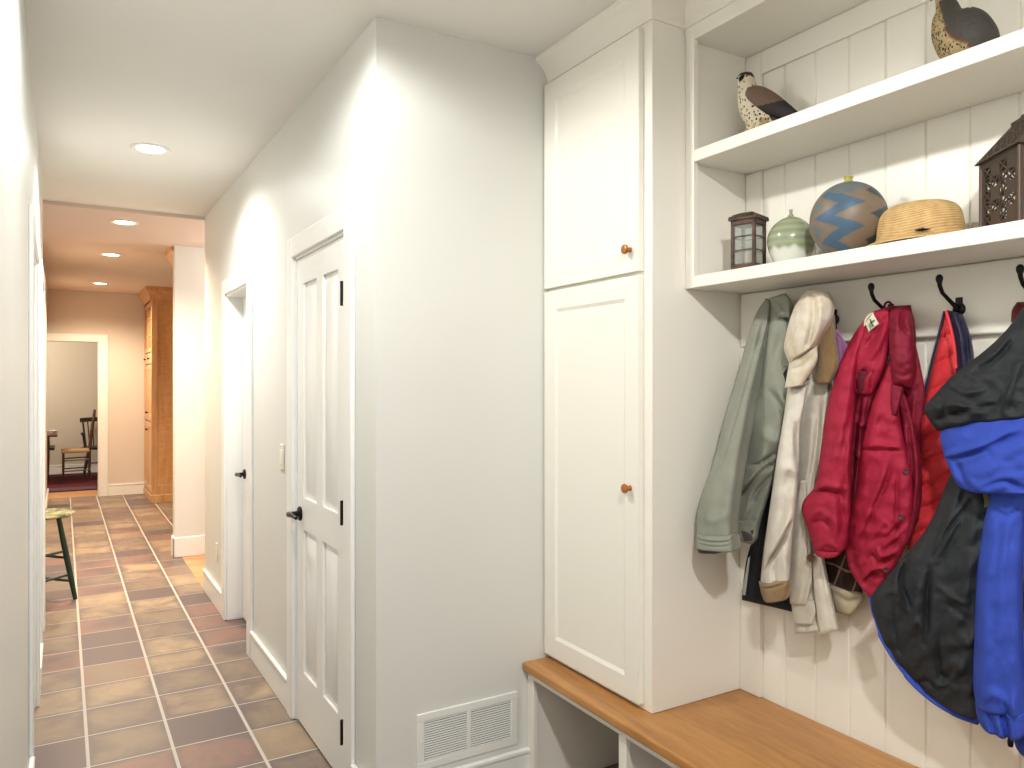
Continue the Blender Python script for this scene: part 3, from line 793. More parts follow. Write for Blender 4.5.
# celadon bottle
gc = (1.835, 1.502, T1)
def gcol(q, h, r):
    edge = 0.047 + 0.009 * math.sin(2 * q + 1.0) + 0.005 * math.sin(5 * q) + 0.003 * math.sin(13 * q)
    w = 1 / (1 + math.exp((h - edge) / 0.0025))
    g = np.array([lin(150), lin(158), lin(128)]) * (0.92 + 0.12 * math.sin(h * 300)); wh = np.array([lin(214), lin(216), lin(204)])
    return tuple(g * (1 - w) + wh * w) + (1,)
prof = spl([(0.036, 0), (0.040, 0.003), (0.054, 0.03), (0.066, 0.07), (0.064, 0.098), (0.050, 0.124), (0.030, 0.141), (0.013, 0.149), (0.0055, 0.157), (0.0045, 0.165), (0.006, 0.170)], 70)
prof = [(0, 0)] + [tuple(p) for p in prof] + [(0.004, 0.169), (0.003, 0.15)]
mb, cols = lathe_paint(gc, prof, 96, gcol)
M_cel = attr_mat('celadon_glaze', 0.18, 0, 0.12, 30, 0.02, 0.5, 0.5)
tag(obj('bottle_vase', mb, M_cel, colors=cols, smooth=60), 'pale green glazed round bottle with a tiny neck on the lower shelf', 'vase')

# big globe vase with a zigzag
gv = (1.834, 1.312, T1)
def tri(x): return abs((x % 1.0) - 0.5) * 4 - 1
brown, blue, teal, grey = [np.array([lin(v) for v in c]) for c in ((134, 116, 98), (74, 102, 126), (60, 76, 80), (108, 118, 118))]
def vcol(q, h, r):
    t = (h - 0.104) / 0.1
    psi = (q - math.radians(215.6) + PI) % (2 * PI) - PI
    v = psi - 0.40 * tri((t - 0.30) / 0.64)
    if h > 0.2045: return (lin(184), lin(178), lin(84), 1)
    if t > 0.66 + 0.1 * math.sin(3 * q): c = grey
    elif v < -1.9: c = teal
    elif v < -1.35: c = brown
    elif v < -1.0: c = grey
    elif v < -0.62: c = brown
    elif v < 0.05: c = blue
    elif v < 0.95: c = brown
    elif v < 1.55: c = teal
    else: c = grey * 0.7 + brown * 0.3
    return tuple(c) + (1,)
prof = [(0, 0), (0.03, 0)] + [(0.0985 * math.sin(a), 0.104 - 0.103 * math.cos(a)) for a in np.linspace(0.32, PI - 0.16, 90)]
prof += [(0.0125, 0.2075), (0.010, 0.212), (0.0095, 0.216), (0.012, 0.2205), (0.0125, 0.222), (0.009, 0.222), (0.007, 0.214)]
mb, cols = lathe_paint(gv, prof, 180, vcol)
M_globe = attr_mat('painted_earthenware', 0.45, 0, 0.4, 22, 0.08, 0.4)
tag(obj('globe_vase', mb, M_globe, colors=cols, smooth=50), 'large round blue and brown zigzag vase with a yellow neck', 'vase')

# straw hat
m = NT('woven_straw')
sep = m.node('ShaderNodeSeparateXYZ'); tcn = m.node('ShaderNodeTexCoord'); m.l.new(tcn.outputs['Object'], sep.inputs[0])
rr = m.math('SQRT', m.math('ADD', m.math('MULTIPLY', sep.outputs[0], sep.outputs[0]), m.math('MULTIPLY', sep.outputs[1], sep.outputs[1])))
ring = m.math('SINE', m.math('MULTIPLY', m.math('ADD', m.math('SUBTRACT', rr, m.math('MULTIPLY', sep.outputs[2], 1.0)), m.math('MULTIPLY', m.noise(m.coords(), 12, 2), 0.01)), 900.0))
th = m.math('SINE', m.math('MULTIPLY', m.math('ARCTAN2', sep.outputs[1], sep.outputs[0]), 150.0))
nn = m.noise(m.coords(), 35, 4, 0.6)
f = m.math('ADD', m.math('MULTIPLY', ring, 0.18), m.math('ADD', m.math('MULTIPLY', m.math('MULTIPLY', ring, th), 0.1), nn))
m.base(m.ramp(f, [(0.25, rgb(172, 134, 84)), (0.6, rgb(206, 174, 120))]), 0.65, 0, 0.3)
m.bump(m.math('ADD', ring, th), 0.35, 0.0015)
hc = (1.838, 1.116, T1)
ht = empty('straw_hat', hc, 'honey coloured woven straw hat resting on its brim on the lower shelf', 'hat')
def hat_ring(r, h, wv=0.0):
    return [(hc[0] + r * math.cos(q) * (0.88), hc[1] + r * math.sin(q) * (1.04), max(T1 + 0.0006, hc[2] + h + wv * math.sin(2 * q + 0.7))) for q in [2 * PI * j / 72 for j in range(72)]]
crown_p = [(0.098, 0.018), (0.0975, 0.035), (0.096, 0.058), (0.091, 0.08), (0.082, 0.095), (0.068, 0.104), (0.05, 0.109), (0.025, 0.111), (0.002, 0.1115)]
cp = spl(crown_p, 34)
inner = [(r - 0.003 if r > 0.004 else 0.001, h - 0.003) for r, h in cp]
obj('crown', MB().rings([hat_ring(r, h) for r, h in cp][::-1] + [hat_ring(r, h) for r, h in inner]), m.m, ht, smooth=60)
bp = spl([(0.0965, 0.020), (0.108, 0.018), (0.124, 0.013), (0.138, 0.006)], 14)
obj('brim', MB().rings([hat_ring(r, h, 0.003 * k / 13) for k, (r, h) in enumerate(bp)] + [hat_ring(r, h - 0.003, 0.003 * k / 13) for k, (r, h) in reversed(list(enumerate(bp)))], cap=False, closed=True), m.m, ht, smooth=60)
obj('hat_band', MB().rings([hat_ring(0.0985, 0.019), hat_ring(0.1, 0.02), hat_ring(0.0992, 0.03), hat_ring(0.0965, 0.03)], cap=False, closed=True), m.m, ht)
q = math.radians(212)
px, py_ = hc[0] + 0.1 * 0.92 * math.cos(q), hc[1] + 0.1 * 1.04 * math.sin(q)
tdir = Vector((-math.sin(q), math.cos(q), 0))
mb = MB().tube([Vector((px, py_, hc[2] + 0.027)) - Vector((0.003, 0.002, 0)) + tdir * t for t in (-0.017, -0.008, 0.0, 0.008, 0.017)], [0.001, 0.003, 0.004, 0.0022, 0.001], 8)
mb.lathe(Vector((px, py_, hc[2] + 0.028)) - Vector((0.006, 0.004, 0)), [(0, -0.003), (0.003, 0), (0, 0.003)], 10)
obj('hat_pin', mb, M_black, ht, label='small black pin')

# large pierced tin lantern shaped like a house
bc = (1.842, 0.853)
ba = math.radians(-36)
bw = 0.0775
bl = empty('pierced_lantern', (bc[0], bc[1], T1), 'large dark pierced tin lantern with a pitched roof at the right of the lower shelf', 'lantern')
def R2(x, y, z):
    return Vector((bc[0] + x * math.cos(ba) - y * math.sin(ba), bc[1] + x * math.sin(ba) + y * math.cos(ba), z))
def pierced(P00, P10, P11, P01, nu, nv, pick, shr=0.52, mar=0.08):
    """sheet pierced with four triangles per picked cell"""
    P00, P10, P11, P01 = map(Vector, (P00, P10, P11, P01)); mb = MB()
    def S(u, v):
        return (P00 * (1 - u) + P10 * u) * (1 - v) + (P01 * (1 - u) + P11 * u) * v
    us = [0] + [mar + (1 - 2 * mar) * i / nu for i in range(nu + 1)] + [1]
    vs = [0] + [mar + (1 - 2 * mar) * i / nv for i in range(nv + 1)] + [1]
    for i in range(len(us) - 1):
        for j in range(len(vs) - 1):
            u0, u1, v0, v1 = us[i], us[i + 1], vs[j], vs[j + 1]
            A, B, C, D = S(u0, v0), S(u1, v0), S(u1, v1), S(u0, v1)
            if 1 <= i <= nu and 1 <= j <= nv and pick(i, j):
                M = (A + B + C + D) / 4
                for a, b in ((A, B), (B, C), (C, D), (D, A)):
                    g = (a + b + M) / 3
                    a2, b2, m2 = [p.lerp(g, 0.27) for p in (a, b, M)]
                    mb.add([a, b, M, a2, b2, m2], [(0, 1, 4, 3), (1, 2, 5, 4), (2, 0, 3, 5)])
            else:
                mb.add([A, B, C, D], [(0, 1, 2, 3)])
    return mb
def sheet(name, mb, label=None):
    o = obj(name, mb, M_tin, bl, smooth=0, label=label)
    s = o.modifiers.new('thick', 'SOLIDIFY'); s.thickness = 0.002; s.offset = 0
    return o
z0, z1 = T1 + 0.006, T1 + 0.165
cs = [(-bw, -bw), (bw, -bw), (bw, bw), (-bw, bw)]
for k in range(4):
    a, b = cs[k], cs[(k + 1) % 4]
    sheet('pierced_wall', pierced(R2(*a, z0), R2(*b, z0), R2(*b, z1), R2(*a, z1), 4, 5, lambda i, j: (i + j) % 2 == 0 or j % 2 == 0))
mb = MB()
for x, y in cs:
    mb.cyl(R2(x, y, T1 + 0.001), R2(x, y, z1), 0.0045, 10)
for k in range(4):
    a, b = cs[k], cs[(k + 1) % 4]
    for z in (T1 + 0.004, z1):
        mb.cyl(R2(*a, z), R2(*b, z), 0.0035, 8)
obj('corner_frame', mb, M_tin, bl)
e = bw + 0.010; rz = T1 + 0.248; rt = 0.02
ee = [(-e, -e), (e, -e), (e, e), (-e, e)]; tt = [(-rt, -0.055), (rt, -0.055), (rt, 0.055), (-rt, 0.055)]
for k in range(4):
    a, b = ee[k], ee[(k + 1) % 4]; c, d = tt[(k + 1) % 4], tt[k]
    pick = (lambda i, j: True) if k % 2 else (lambda i, j: False)
    sheet('roof_panel', pierced(R2(*a, z1 + 0.001), R2(*b, z1 + 0.001), R2(*c, rz), R2(*d, rz), 5, 4, pick))
mb = MB().obox(R2(0, 0, rz + 0.002), R2(rt + 0.003, 0, 0) - R2(0, 0, 0), R2(0, 0.058, 0) - R2(0, 0, 0), (0, 0, 0.003))
for t in (-0.045, 0, 0.045):
    mb.lathe(R2(0, t, rz + 0.004), [(0, 0), (0.008, 0), (0.006, 0.005), (0.009, 0.010), (0.006, 0.016), (0, 0.018)], 14)
obj('ridge_cap', mb, M_tin, bl)

# ------------------------------------------------------------------ carved birds
def bird_frame(c, F):
    Fv = Vector((F[0], F[1], 0)).normalized(); Sv = Vector((-Fv.y, Fv.x, 0))
    if Sv.dot(Vector((-1, -1, 0))) < 0: Sv = -Sv
    c = Vector(c)
    return lambda f, s, z: c + Fv * f + Sv * s + Vector((0, 0, z))
def loft(B, rows, n=36, sub=60, e=2.0):
    """rows of (f, z, half size along the ring's own in-plane direction, half width) -> closed body"""
    R = spl([r for r in rows], sub); rs = []
    for i, (f, z, a, b) in enumerate(R):
        p, q = R[max(i - 1, 0)], R[min(i + 1, sub - 1)]
        t = np.array([q[0] - p[0], q[1] - p[1]]); t /= max(np.linalg.norm(t), 1e-9)
        nx, nz = -t[1], t[0]
        ring = []
        for k in range(n):
            w = 2 * PI * k / n
            c, s = math.cos(w), math.sin(w)
            c = math.copysign(abs(c) ** (2 / e), c); s = math.copysign(abs(s) ** (2 / e), s)
            ring.append((f + nx * a * c, b * s, z + nz * a * c))
        rs.append(ring)
    loc = [p for r in rs for p in r]
    mb = MB().rings([[B(*p) for p in r] for r in rs])
    return mb, loc
# falcon
B0 = bird_frame((1.836, 1.668, T2), (-0.6, 0.8))
B = lambda f, s, z: B0(f * 1.1, s * 1.1, z * 1.1)
fa = empty('carved_falcon', B(-0.03, 0, 0), 'carved and painted falcon with a dark cap perched on the upper shelf', 'carving')
M_fal = attr_mat('falcon_paint', 0.6, 0, 0.15, 40, 0.1, 0.3, spots=(120, 0.3, rgb(52, 38, 32)))
rows = [(0.006, 0.214, 0.004, 0.004), (0.006, 0.210, 0.018, 0.016), (0.005, 0.198, 0.024, 0.022), (0.003, 0.184, 0.025, 0.023), (0.0, 0.168, 0.027, 0.025), (-0.006, 0.146, 0.034, 0.031),
        (-0.016, 0.115, 0.039, 0.034), (-0.032, 0.083, 0.039, 0.033), (-0.048, 0.055, 0.032, 0.028), (-0.066, 0.030, 0.018, 0.018), (-0.078, 0.018, 0.006, 0.008)]
mb, loc = loft(B, rows)
cols = []
for f, s, z in loc:
    if z > 0.201 + 0.18 * max(-(f - 0.012), 0) * -1 and f > -0.03: c = (lin(50), lin(42), lin(38), 0)
    elif False: c = (lin(222), lin(212), lin(192), 0)
    elif z < 0.07 and f < -0.035 and f > -0.06: c = (lin(172), lin(148), lin(104), 1)
    else: c = (lin(214), lin(202), lin(178), 1 if z < 0.182 else 0)
    cols.append(c)
obj('body', mb, M_fal, fa, colors=cols, smooth=70)
M_wing = attr_mat('wing_paint', 0.55, 0, 0.35, 70, 0.2, 0.3)
for s in (1, -1):
    mb, loc = loft(lambda f, q, z: B(f, s * (0.027 + q - 0.12 * max(-f - 0.05, 0)), z), [(-0.004, 0.160, 0.003, 0.003), (-0.012, 0.150, 0.020, 0.010), (-0.034, 0.130, 0.030, 0.013), (-0.065, 0.108, 0.030, 0.012), (-0.10, 0.085, 0.022, 0.009), (-0.14, 0.056, 0.012, 0.006), (-0.165, 0.038, 0.003, 0.002)])
    cols = []
    for f, q, z in loc:
        line = 0.150 + 0.62 * (f + 0.012) - 0.012
        cols.append((lin(112), lin(90), lin(74), 1) if f > -0.116 and (z > 0.103 - (f + 0.043) * 0.15 or f > -0.03) else (lin(42), lin(36), lin(34), 1))
    obj('wing', mb, M_wing, fa, colors=cols, smooth=70)
mb, loc = loft(B, [(-0.06, 0.075, 0.010, 0.024), (-0.10, 0.052, 0.008, 0.022), (-0.15, 0.024, 0.006, 0.018), (-0.168, 0.014, 0.003, 0.012)])
obj('tail', mb, M_wing, fa, colors=[(lin(56), lin(46), lin(42), 1)] * len(loc), smooth=70)
for s in (1, -1):
    mb, loc = loft(lambda f, q, z: B(f, s * 0.016 + q, z), [(-0.022, 0.075, 0.014, 0.012), (-0.008, 0.045, 0.012, 0.010), (0.004, 0.018, 0.007, 0.006), (0.008, 0.006, 0.006, 0.006)], 20, 24)
    obj('leg', mb, M_fal, fa, colors=[(lin(208), lin(192), lin(160), 1)] * len(loc), smooth=70)
    mb = MB()
    for a in (-0.5, 0, 0.5):
        mb.tube([B(0.006, s * 0.016, 0.008), B(0.020, s * 0.016 + 0.012 * a, 0.006), B(0.028, s * 0.016 + 0.018 * a, 0.002)], [0.005, 0.004, 0.0015], 8)
    obj('foot', mb, M_rust, fa)
    e_ = MB().lathe(B(0.0125 - 0.0125 * s, 0.0215 if s > 0 else 0.0165, 0.196) if True else B(0.022, s * 0.0135, 0.1945), [(0, -0.003), (0.0028, -0.0015), (0.003, 0), (0.0028, 0.0015), (0, 0.003)], 12)
    obj('eye', e_, M_black, fa)
mb, _ = loft(lambda f, q, z: B(f * 0.52 - q * 0.85 + 0.001, f * 0.85 + q * 0.52, z), [(0.018, 0.199, 0.004, 0.009), (0.0245, 0.194, 0.006, 0.0075), (0.030, 0.188, 0.004, 0.004), (0.031, 0.181, 0.0012, 0.0012)], 14, 14)
obj('beak', mb, M_black, fa, smooth=70)
# quail
B0 = bird_frame((1.845, 1.008, T2), (-0.45, 0.89))
B = lambda f, s, z: B0(f * 0.73 + 0.002, s * 0.9, z * 1.02)
qa = empty('carved_quail', B(0, 0, 0), 'plump dark-backed speckled carved quail at the right of the upper shelf', 'carving')
M_q = attr_mat('quail_paint', 0.6, 0, 0.75, 110, 0.3, 0.3, spots=(170, 0.36, rgb(44, 36, 30)))
rows = [(-0.082, 0.030, 0.004, 0.006), (-0.074, 0.038, 0.034, 0.03), (-0.052, 0.058, 0.056, 0.050), (-0.022, 0.076, 0.069, 0.060), (0.012, 0.090, 0.070, 0.060), (0.036, 0.114, 0.062, 0.054),
        (0.046, 0.136, 0.050, 0.044), (0.050, 0.160, 0.036, 0.032), (0.056, 0.178, 0.027, 0.024), (0.062, 0.196, 0.022, 0.020), (0.064, 0.210, 0.016, 0.015), (0.065, 0.217, 0.004, 0.004)]
mb, loc = loft(B, rows, 56, 90)
zmin = min(p[2] for p in loc)
mb.v = [(x, y, max(z, T2 + 0.0005)) for x, y, z in mb.v]
cols = []
for f, s, z in loc:
    th_ = 0.040 + 0.62 * (f + 0.03) + 3.2 * max(f - 0.048, 0)
    if z > 0.178 and s * s > 1e-5 and f > 0.06 and z < 0.19: c = (lin(210), lin(190), lin(150), 0)
    elif z > th_ + 0.004: c = (lin(78), lin(74), lin(70), 0)
    elif z > th_ - 0.004: c = (lin(110), lin(70), lin(44), 0)
    else: c = (lin(196), lin(172), lin(126), 1)
    cols.append(c)
obj('body', mb, M_q, qa, colors=cols, smooth=70)
mb, _ = loft(B, [(0.080, 0.200, 0.006, 0.005), (0.090, 0.196, 0.004, 0.004), (0.097, 0.190, 0.001, 0.001)], 12, 12)
obj('beak', mb, M_black, qa, smooth=70)
for s in (1, -1):
    obj('eye', MB().lathe(B(0.070, s * 0.0175, 0.203), [(0, -0.003), (0.003, 0), (0, 0.003)], 12), M_black, qa)
# ------------------------------------------------------------------ hanging clothes
def seg_dist(X, Y, poly):
    """distance of points to a polyline, and the position 0..1 along it"""
    P = spl(poly, 24) if len(poly) > 2 else spl(poly, 2)
    best = np.full(X.shape, 1e9); pos = np.zeros(X.shape); sgn = np.zeros(X.shape)
    m = len(P) - 1
    for k in range(m):
        (ax, ay), (bx, by) = P[k], P[k + 1]
        dx, dy = bx - ax, by - ay; L2 = dx * dx + dy * dy + 1e-9
        t = np.clip(((X - ax) * dx + (Y - ay) * dy) / L2, 0, 1)
        d = np.hypot(X - ax - t * dx, Y - ay - t * dy)
        u = d < best
        best = np.where(u, d, best); pos = np.where(u, (k + t) / m, pos)
        sgn = np.where(u, np.sign(dx * (Y - ay) - dy * (X - ax)), sgn)
    return best, pos, sgn
_perm = np.random.RandomState(3).rand(64, 64)
def vnoise(x, y):
    xi, yi = np.floor(x).astype(int), np.floor(y).astype(int); fx, fy = x - xi, y - yi
    fx, fy = fx * fx * (3 - 2 * fx), fy * fy * (3 - 2 * fy)
    g = lambda a, b: _perm[a % 64, b % 64]
    return (g(xi, yi) * (1 - fx) + g(xi + 1, yi) * fx) * (1 - fy) + (g(xi, yi + 1) * (1 - fx) + g(xi + 1, yi + 1) * fx) * fy - 0.5
def piece(name, parent, mat, L, R, x, T=0.03, back=0.015, ridges=(), rk=1.5, nu=56, nv=90, pw=4.0, caps=(0.0, 0.0), drape=(), puff=None, label=None, wr=0.0, tone=None, edge=0.25):
    """one panel of cloth hung at distance x: L and R trace its two sides from top to bottom, T its fullness,
    ridges the folds (polyline, width, height), drape regular folds (angle, wavelength, height)"""
    Lp, Rp = spl(L, nv), spl(R, nv)
    u = np.linspace(0, 1, nu)
    X = Lp[:, 0:1] * (1 - u) + Rp[:, 0:1] * u; Y = Lp[:, 1:2] * (1 - u) + Rp[:, 1:2] * u
    t = np.linspace(0, 1, nv)[:, None] + 0 * u
    xs = np.interp(np.linspace(0, 1, nv), np.linspace(0, 1, len(x)), x)[:, None] + 0 * u if isinstance(x, (list, tuple)) else np.full_like(t, x)
    wx, wy, wz = at_x(X, Y, xs)
    W = np.stack([wx, wy, wz], -1)
    c = W.reshape(-1, 3).mean(0)
    dv = np.array([-c[0], -c[1], 0.0]); dv /= np.linalg.norm(dv)
    prof = (1 - np.abs(2 * u - 1) ** pw) ** 0.5
    cp = np.ones(nv); tt = np.linspace(0, 1, nv)
    if caps[0]: cp = np.where(tt < caps[0], np.sqrt(np.clip(1 - (1 - tt / caps[0]) ** 2, 0, 1)), cp)
    if caps[1]: cp = np.where(tt > 1 - caps[1], np.sqrt(np.clip(1 - (1 - (1 - tt) / caps[1]) ** 2, 0, 1)), cp)
    Tt = np.interp(tt, np.linspace(0, 1, len(T)), T) if isinstance(T, (list, tuple)) else np.full(nv, T)
    base = cp[:, None] * prof[None, :]
    d = base * Tt[:, None]
    fade = np.clip(base / max(edge, 1e-3), 0, 1)
    r = np.zeros_like(d)
    for rd in ridges:
        poly, w, a = rd[0], rd[1], rd[2] * rk
        q, pos, sg = seg_dist(X, Y, poly)
        tp = np.clip(np.sin(np.clip(pos, 0.02, 0.98) * PI), 0, 1) ** 0.35
        if len(rd) > 3 and rd[3] == 'step':      # one cloth edge lying over another
            r += a * tp * np.where(sg > 0, np.exp(-(q / (3.2 * w)) ** 2), -0.35 * np.exp(-(q / w) ** 2))
        else:
            r += a * tp * np.exp(-(q / w) ** 2)
    for an, wl, a in drape:
        an = math.radians(an)
        k = X * math.cos(an) + Y * math.sin(an) + 9 * vnoise(X / 26 + 3, Y / 42 + an)
        r += a * (0.5 + 0.9 * vnoise(X / 30 + 9, Y / 60)) * np.sin(2 * PI * k / wl)
    if wr:
        r += wr * (vnoise(X / 9 + 5, Y / 9 + 1) + 0.6 * vnoise(X / 4.5 + 2, Y / 4.5 + 7))
    if puff is not None:
        r += puff(X, Y, u[None, :], t)
    d = d + r * fade
    front = W + dv * d[..., None]
    bk = W + np.array([1.0, 0, 0]) * (base * back)[..., None]
    bk[..., 0] = np.minimum(bk[..., 0], WBX - 0.002)
    rs = []; cols = []
    for i in range(nv):
        rs.append([tuple(p) for p in front[i]] + [tuple(p) for p in bk[i][-2:0:-1]])
    mb = MB().rings(rs)
    colors = None
    if tone is not None:
        cf = tone(X, Y)
        for i in range(nv): cols += [tuple(q) for q in cf[i]] + [tuple(q) for q in cf[i][-2:0:-1]]
        colors = cols
    return obj(name, mb, mat, parent, smooth=70, label=label, colors=colors)
def seam(name, parent, mat, pts, x, rad, lift=0.0, flat=None, label=None, n=8):
    """cord, zip or stitched edge following traced points"""
    P = []
    q = spl(pts, max(12, 4 * len(pts)))
    xs = np.interp(np.linspace(0, 1, len(q)), np.linspace(0, 1, len(x)), x) if isinstance(x, (list, tuple)) else np.full(len(q), x)
    for (px, py), xx in zip(q, xs):
        a, b, c = at_x(px, py, xx); P.append((float(a), float(b), float(c)))
    return obj(name, MB().tube(P, rad, n, flat), mat, parent, label=label)
def disc(name, parent, mat, px, py, x, r, t=0.004, label=None):
    a, b, c = at_x(px, py, x); p = Vector((float(a), float(b), float(c)))
    ax = Vector((-p.x, -p.y, 0)).normalized()
    return obj(name, MB().lathe(p, [(0, -t), (r * 0.9, -t), (r, 0), (r * 0.9, t), (r * 0.55, t * 0.9), (r * 0.45, t * 0.5), (0, t * 0.5)], 20, ax), mat, parent, label=label)
def garment(name, px, py, x, label, cat):
    a, b, c = at_x(px, py, x)
    return empty(name, (float(a), float(b), float(c)), label, cat)

# ---- cloths
M_grey = cloth('grey_fleece', rgb(142, 144, 131), rgb(128, 131, 119), 0.95, 0.08, 0.22, 14, 700)
M_greyd = cloth('grey_fleece_shade', rgb(84, 84, 78), rgb(70, 70, 66), 0.95, 0.08)  # fleece darkened to stand for the shade inside the cuffs
M_blk = cloth('black_softshell', rgb(34, 36, 40), rgb(26, 28, 31), 0.7, 0.0, 0.25, 18)
M_pipe = cloth('pale_piping', rgb(176, 178, 176), None, 0.6, 0.08, 0.1)
M_canvas = cloth('cream_canvas', rgb(212, 206, 194), rgb(194, 185, 168), 0.9, 0.08, 0.3, 26, 900, patch=12)
M_canvas2 = cloth('soiled_cream_canvas', rgb(220, 213, 199), rgb(194, 178, 150), 0.9, 0.08, 0.3, 26, 900, patch=16)
M_hem = cloth('shaded_canvas_hem', rgb(176, 164, 140), rgb(156, 142, 116), 0.9, 0.08, 0.3, 26, 900)  # cream canvas tinted darker for the shade beside the crimson jacket
m = NT('tan_corduroy')
sep = m.node('ShaderNodeSeparateXYZ'); tcn = m.node('ShaderNodeTexCoord'); m.l.new(tcn.outputs['Object'], sep.inputs[0])
wv = m.math('SINE', m.math('MULTIPLY', sep.outputs[1], 1500.0))
m.base(m.mix(m.noise(m.coords(), 30, 4, 0.6), rgb(118, 92, 58), rgb(150, 122, 84)), 0.95, 0, 0.2); m.bump(wv, 0.4, 0.001)
m.b.inputs['Sheen Weight'].default_value = 0.3
M_cord = m.m
M_lilac = cloth('lilac_ribbon', rgb(176, 120, 166), rgb(150, 98, 146), 0.6, 0.08, 0.15)
M_red = cloth('crimson_nylon', rgb(162, 32, 58), rgb(146, 24, 50), 0.62, 0.0, 0.5, 26, 1200, spec=0.25, wd=0.006)
M_redd = cloth('darker_crimson_nylon', rgb(134, 27, 50), rgb(116, 20, 42), 0.62, 0.0, 0.5, 26, 1200, spec=0.25, wd=0.006)  # the same nylon in a darker red
M_redin = cloth('dark_red_nylon', rgb(96, 12, 34), rgb(70, 8, 26), 0.6, 0.0, 0.4)
M_vest = cloth('scarlet_nylon', rgb(224, 62, 68), rgb(208, 48, 58), 0.6, 0.0, 0.45, 40, 1200, spec=0.35)
M_navy = cloth('navy_nylon', rgb(44, 44, 70), rgb(34, 34, 56), 0.45, 0.0, 0.5, 24, spec=0.35)
M_shell = cloth('black_shell_nylon', rgb(42, 45, 48), rgb(33, 36, 39), 0.66, 0.0, 0.5, 20, 900, spec=0.28, wd=0.006)
M_blue = cloth('royal_blue_nylon', rgb(52, 77, 176), rgb(46, 68, 162), 0.78, 0.0, 0.3, 14, 900, spec=0.3)
M_mar = cloth('maroon_cloth', rgb(104, 34, 34), rgb(80, 24, 26), 0.85, 0.08)
M_tag = cloth('woven_tag', rgb(222, 216, 196), rgb(206, 200, 176), 0.8, 0.08, 0.1)
M_tgreen = paint('tag_green', rgb(120, 160, 110), 0.7, 0.2, 0, 0)
M_snap = metal('snap_metal', rgb(88, 82, 82), 0.35, 0.8)
M_btn = paint('brown_button', rgb(104, 66, 38), 0.4, 0.5, 0.2, 0.05, 60)
M_olive = cloth('olive_webbing', rgb(96, 92, 54), None, 0.8, 0.08, 0.1)
M_plaid = attr_mat('plaid_flannel', 0.95, 0, 0.2, 120, 0.15, 0.15)

# ---- black jacket hanging behind the grey and cream coats
g = garment('dark_jacket', 775, 330, 1.93, 'black jacket with pale piping showing between the grey jacket and the cream coat', 'jacket')
piece('body', g, M_blk, [(781, 316), (777, 360), (774, 440), (763, 490), (755, 530), (746, 562), (742, 600)], [(800, 318), (808, 360), (808, 440), (804, 490), (804, 540), (800, 580), (793, 612)], [1.93, 1.935, 1.935, 1.935], 0.012, 0.010,
      [([(760, 500), (757, 560), (752, 598)], 4, 0.01), ([(772, 520), (768, 570), (770, 604)], 4, 0.008)], nu=40, nv=70, caps=(0.03, 0.02))
piece('hem_band', g, M_blk, [(742, 590), (742, 600)], [(796, 603), (793, 612)], 1.932, 0.014, 0.012, [], nu=40, nv=12, caps=(0.3, 0.4))
piece('piping', g, M_pipe, [(748, 558), (745, 575), (742, 594)], [(750, 556), (748, 575), (745.5, 595)], 1.918, 0.006, 0.004, nu=10, nv=24)

# ---- grey fleece jacket
g = garment('grey_jacket', 781, 300, 1.93, 'grey green fleece jacket with a turned cuff hanging nearest the tall cabinet', 'jacket')
piece('body', g, M_grey, [(768, 299), (762, 330), (752, 390), (743, 440), (737, 485), (733, 520), (735, 541)], [(787, 294), (792, 308), (791, 322), (790, 345), (794, 370), (788, 400), (782, 430), (774, 474), (760, 520), (756, 541)], [1.90, 1.89, 1.88, 1.875, 1.88, 1.885], [0.02, 0.035, 0.045, 0.045, 0.035, 0.03], 0.02,
      [([(769, 312), (764, 350), (757, 392)], 4, -0.012), ([(775, 303), (784, 312), (790, 328)], 2.5, -0.012), ([(775, 320), (771, 350), (764, 380)], 5, 0.012),
       ([(770, 392), (780, 405), (789, 428)], 3, -0.012), ([(776, 385), (783, 400), (790, 412)], 4, 0.01), ([(767, 440), (760, 460), (745, 485)], 7, 0.018), ([(750, 464), (760, 462), (776, 452)], 2.4, -0.016), ([(762, 432), (775, 440), (780, 436)], 6, 0.012),
       ([(735, 503), (748, 486), (762, 470), (776, 462)], 2.6, -0.020), ([(738, 492), (752, 478), (768, 468)], 4, 0.012), ([(750, 503), (758, 490), (770, 476)], 2.4, -0.014), ([(742, 520), (748, 505), (752, 495)], 4, 0.012)],
      drape=((28, 19, 0.003),), nu=64, nv=110, caps=(0.05, 0.03), wr=0.003)
piece('collar', g, M_grey, [(769, 298), (772, 306), (778, 318)], [(786, 293), (791, 303), (790, 318)], 1.868, 0.03, 0.01, [([(772, 302), (780, 304), (788, 318)], 2.2, -0.008)], nu=30, nv=30, caps=(0.2, 0.2))
piece('sleeve', g, M_grey, [(766, 298), (756, 314), (747, 340), (739, 370), (729, 402), (721, 432), (713, 462), (703, 490), (697, 512), (697, 536)], [(771, 302), (769, 316), (764, 340), (757, 372), (750, 402), (745, 430), (740, 456), (736, 485), (732, 518), (732, 537)],
      [1.89, 1.86, 1.82, 1.775, 1.735, 1.715], [0.015, 0.03, 0.045, 0.05, 0.05, 0.05], 0.06,
      [([(757, 330), (746, 372), (733, 420), (718, 470), (706, 510)], 3.0, 0.010), ([(753, 330), (741, 372), (728, 420), (713, 470)], 3.0, -0.007), ([(764, 318), (760, 335), (756, 350)], 2.5, -0.008), ([(712, 480), (705, 500), (700, 528)], 4, -0.008), ([(700, 512), (712, 518), (728, 512)], 5, 0.006)],
      nu=48, nv=120, caps=(0.03, 0.015), wr=0.002, pw=3)
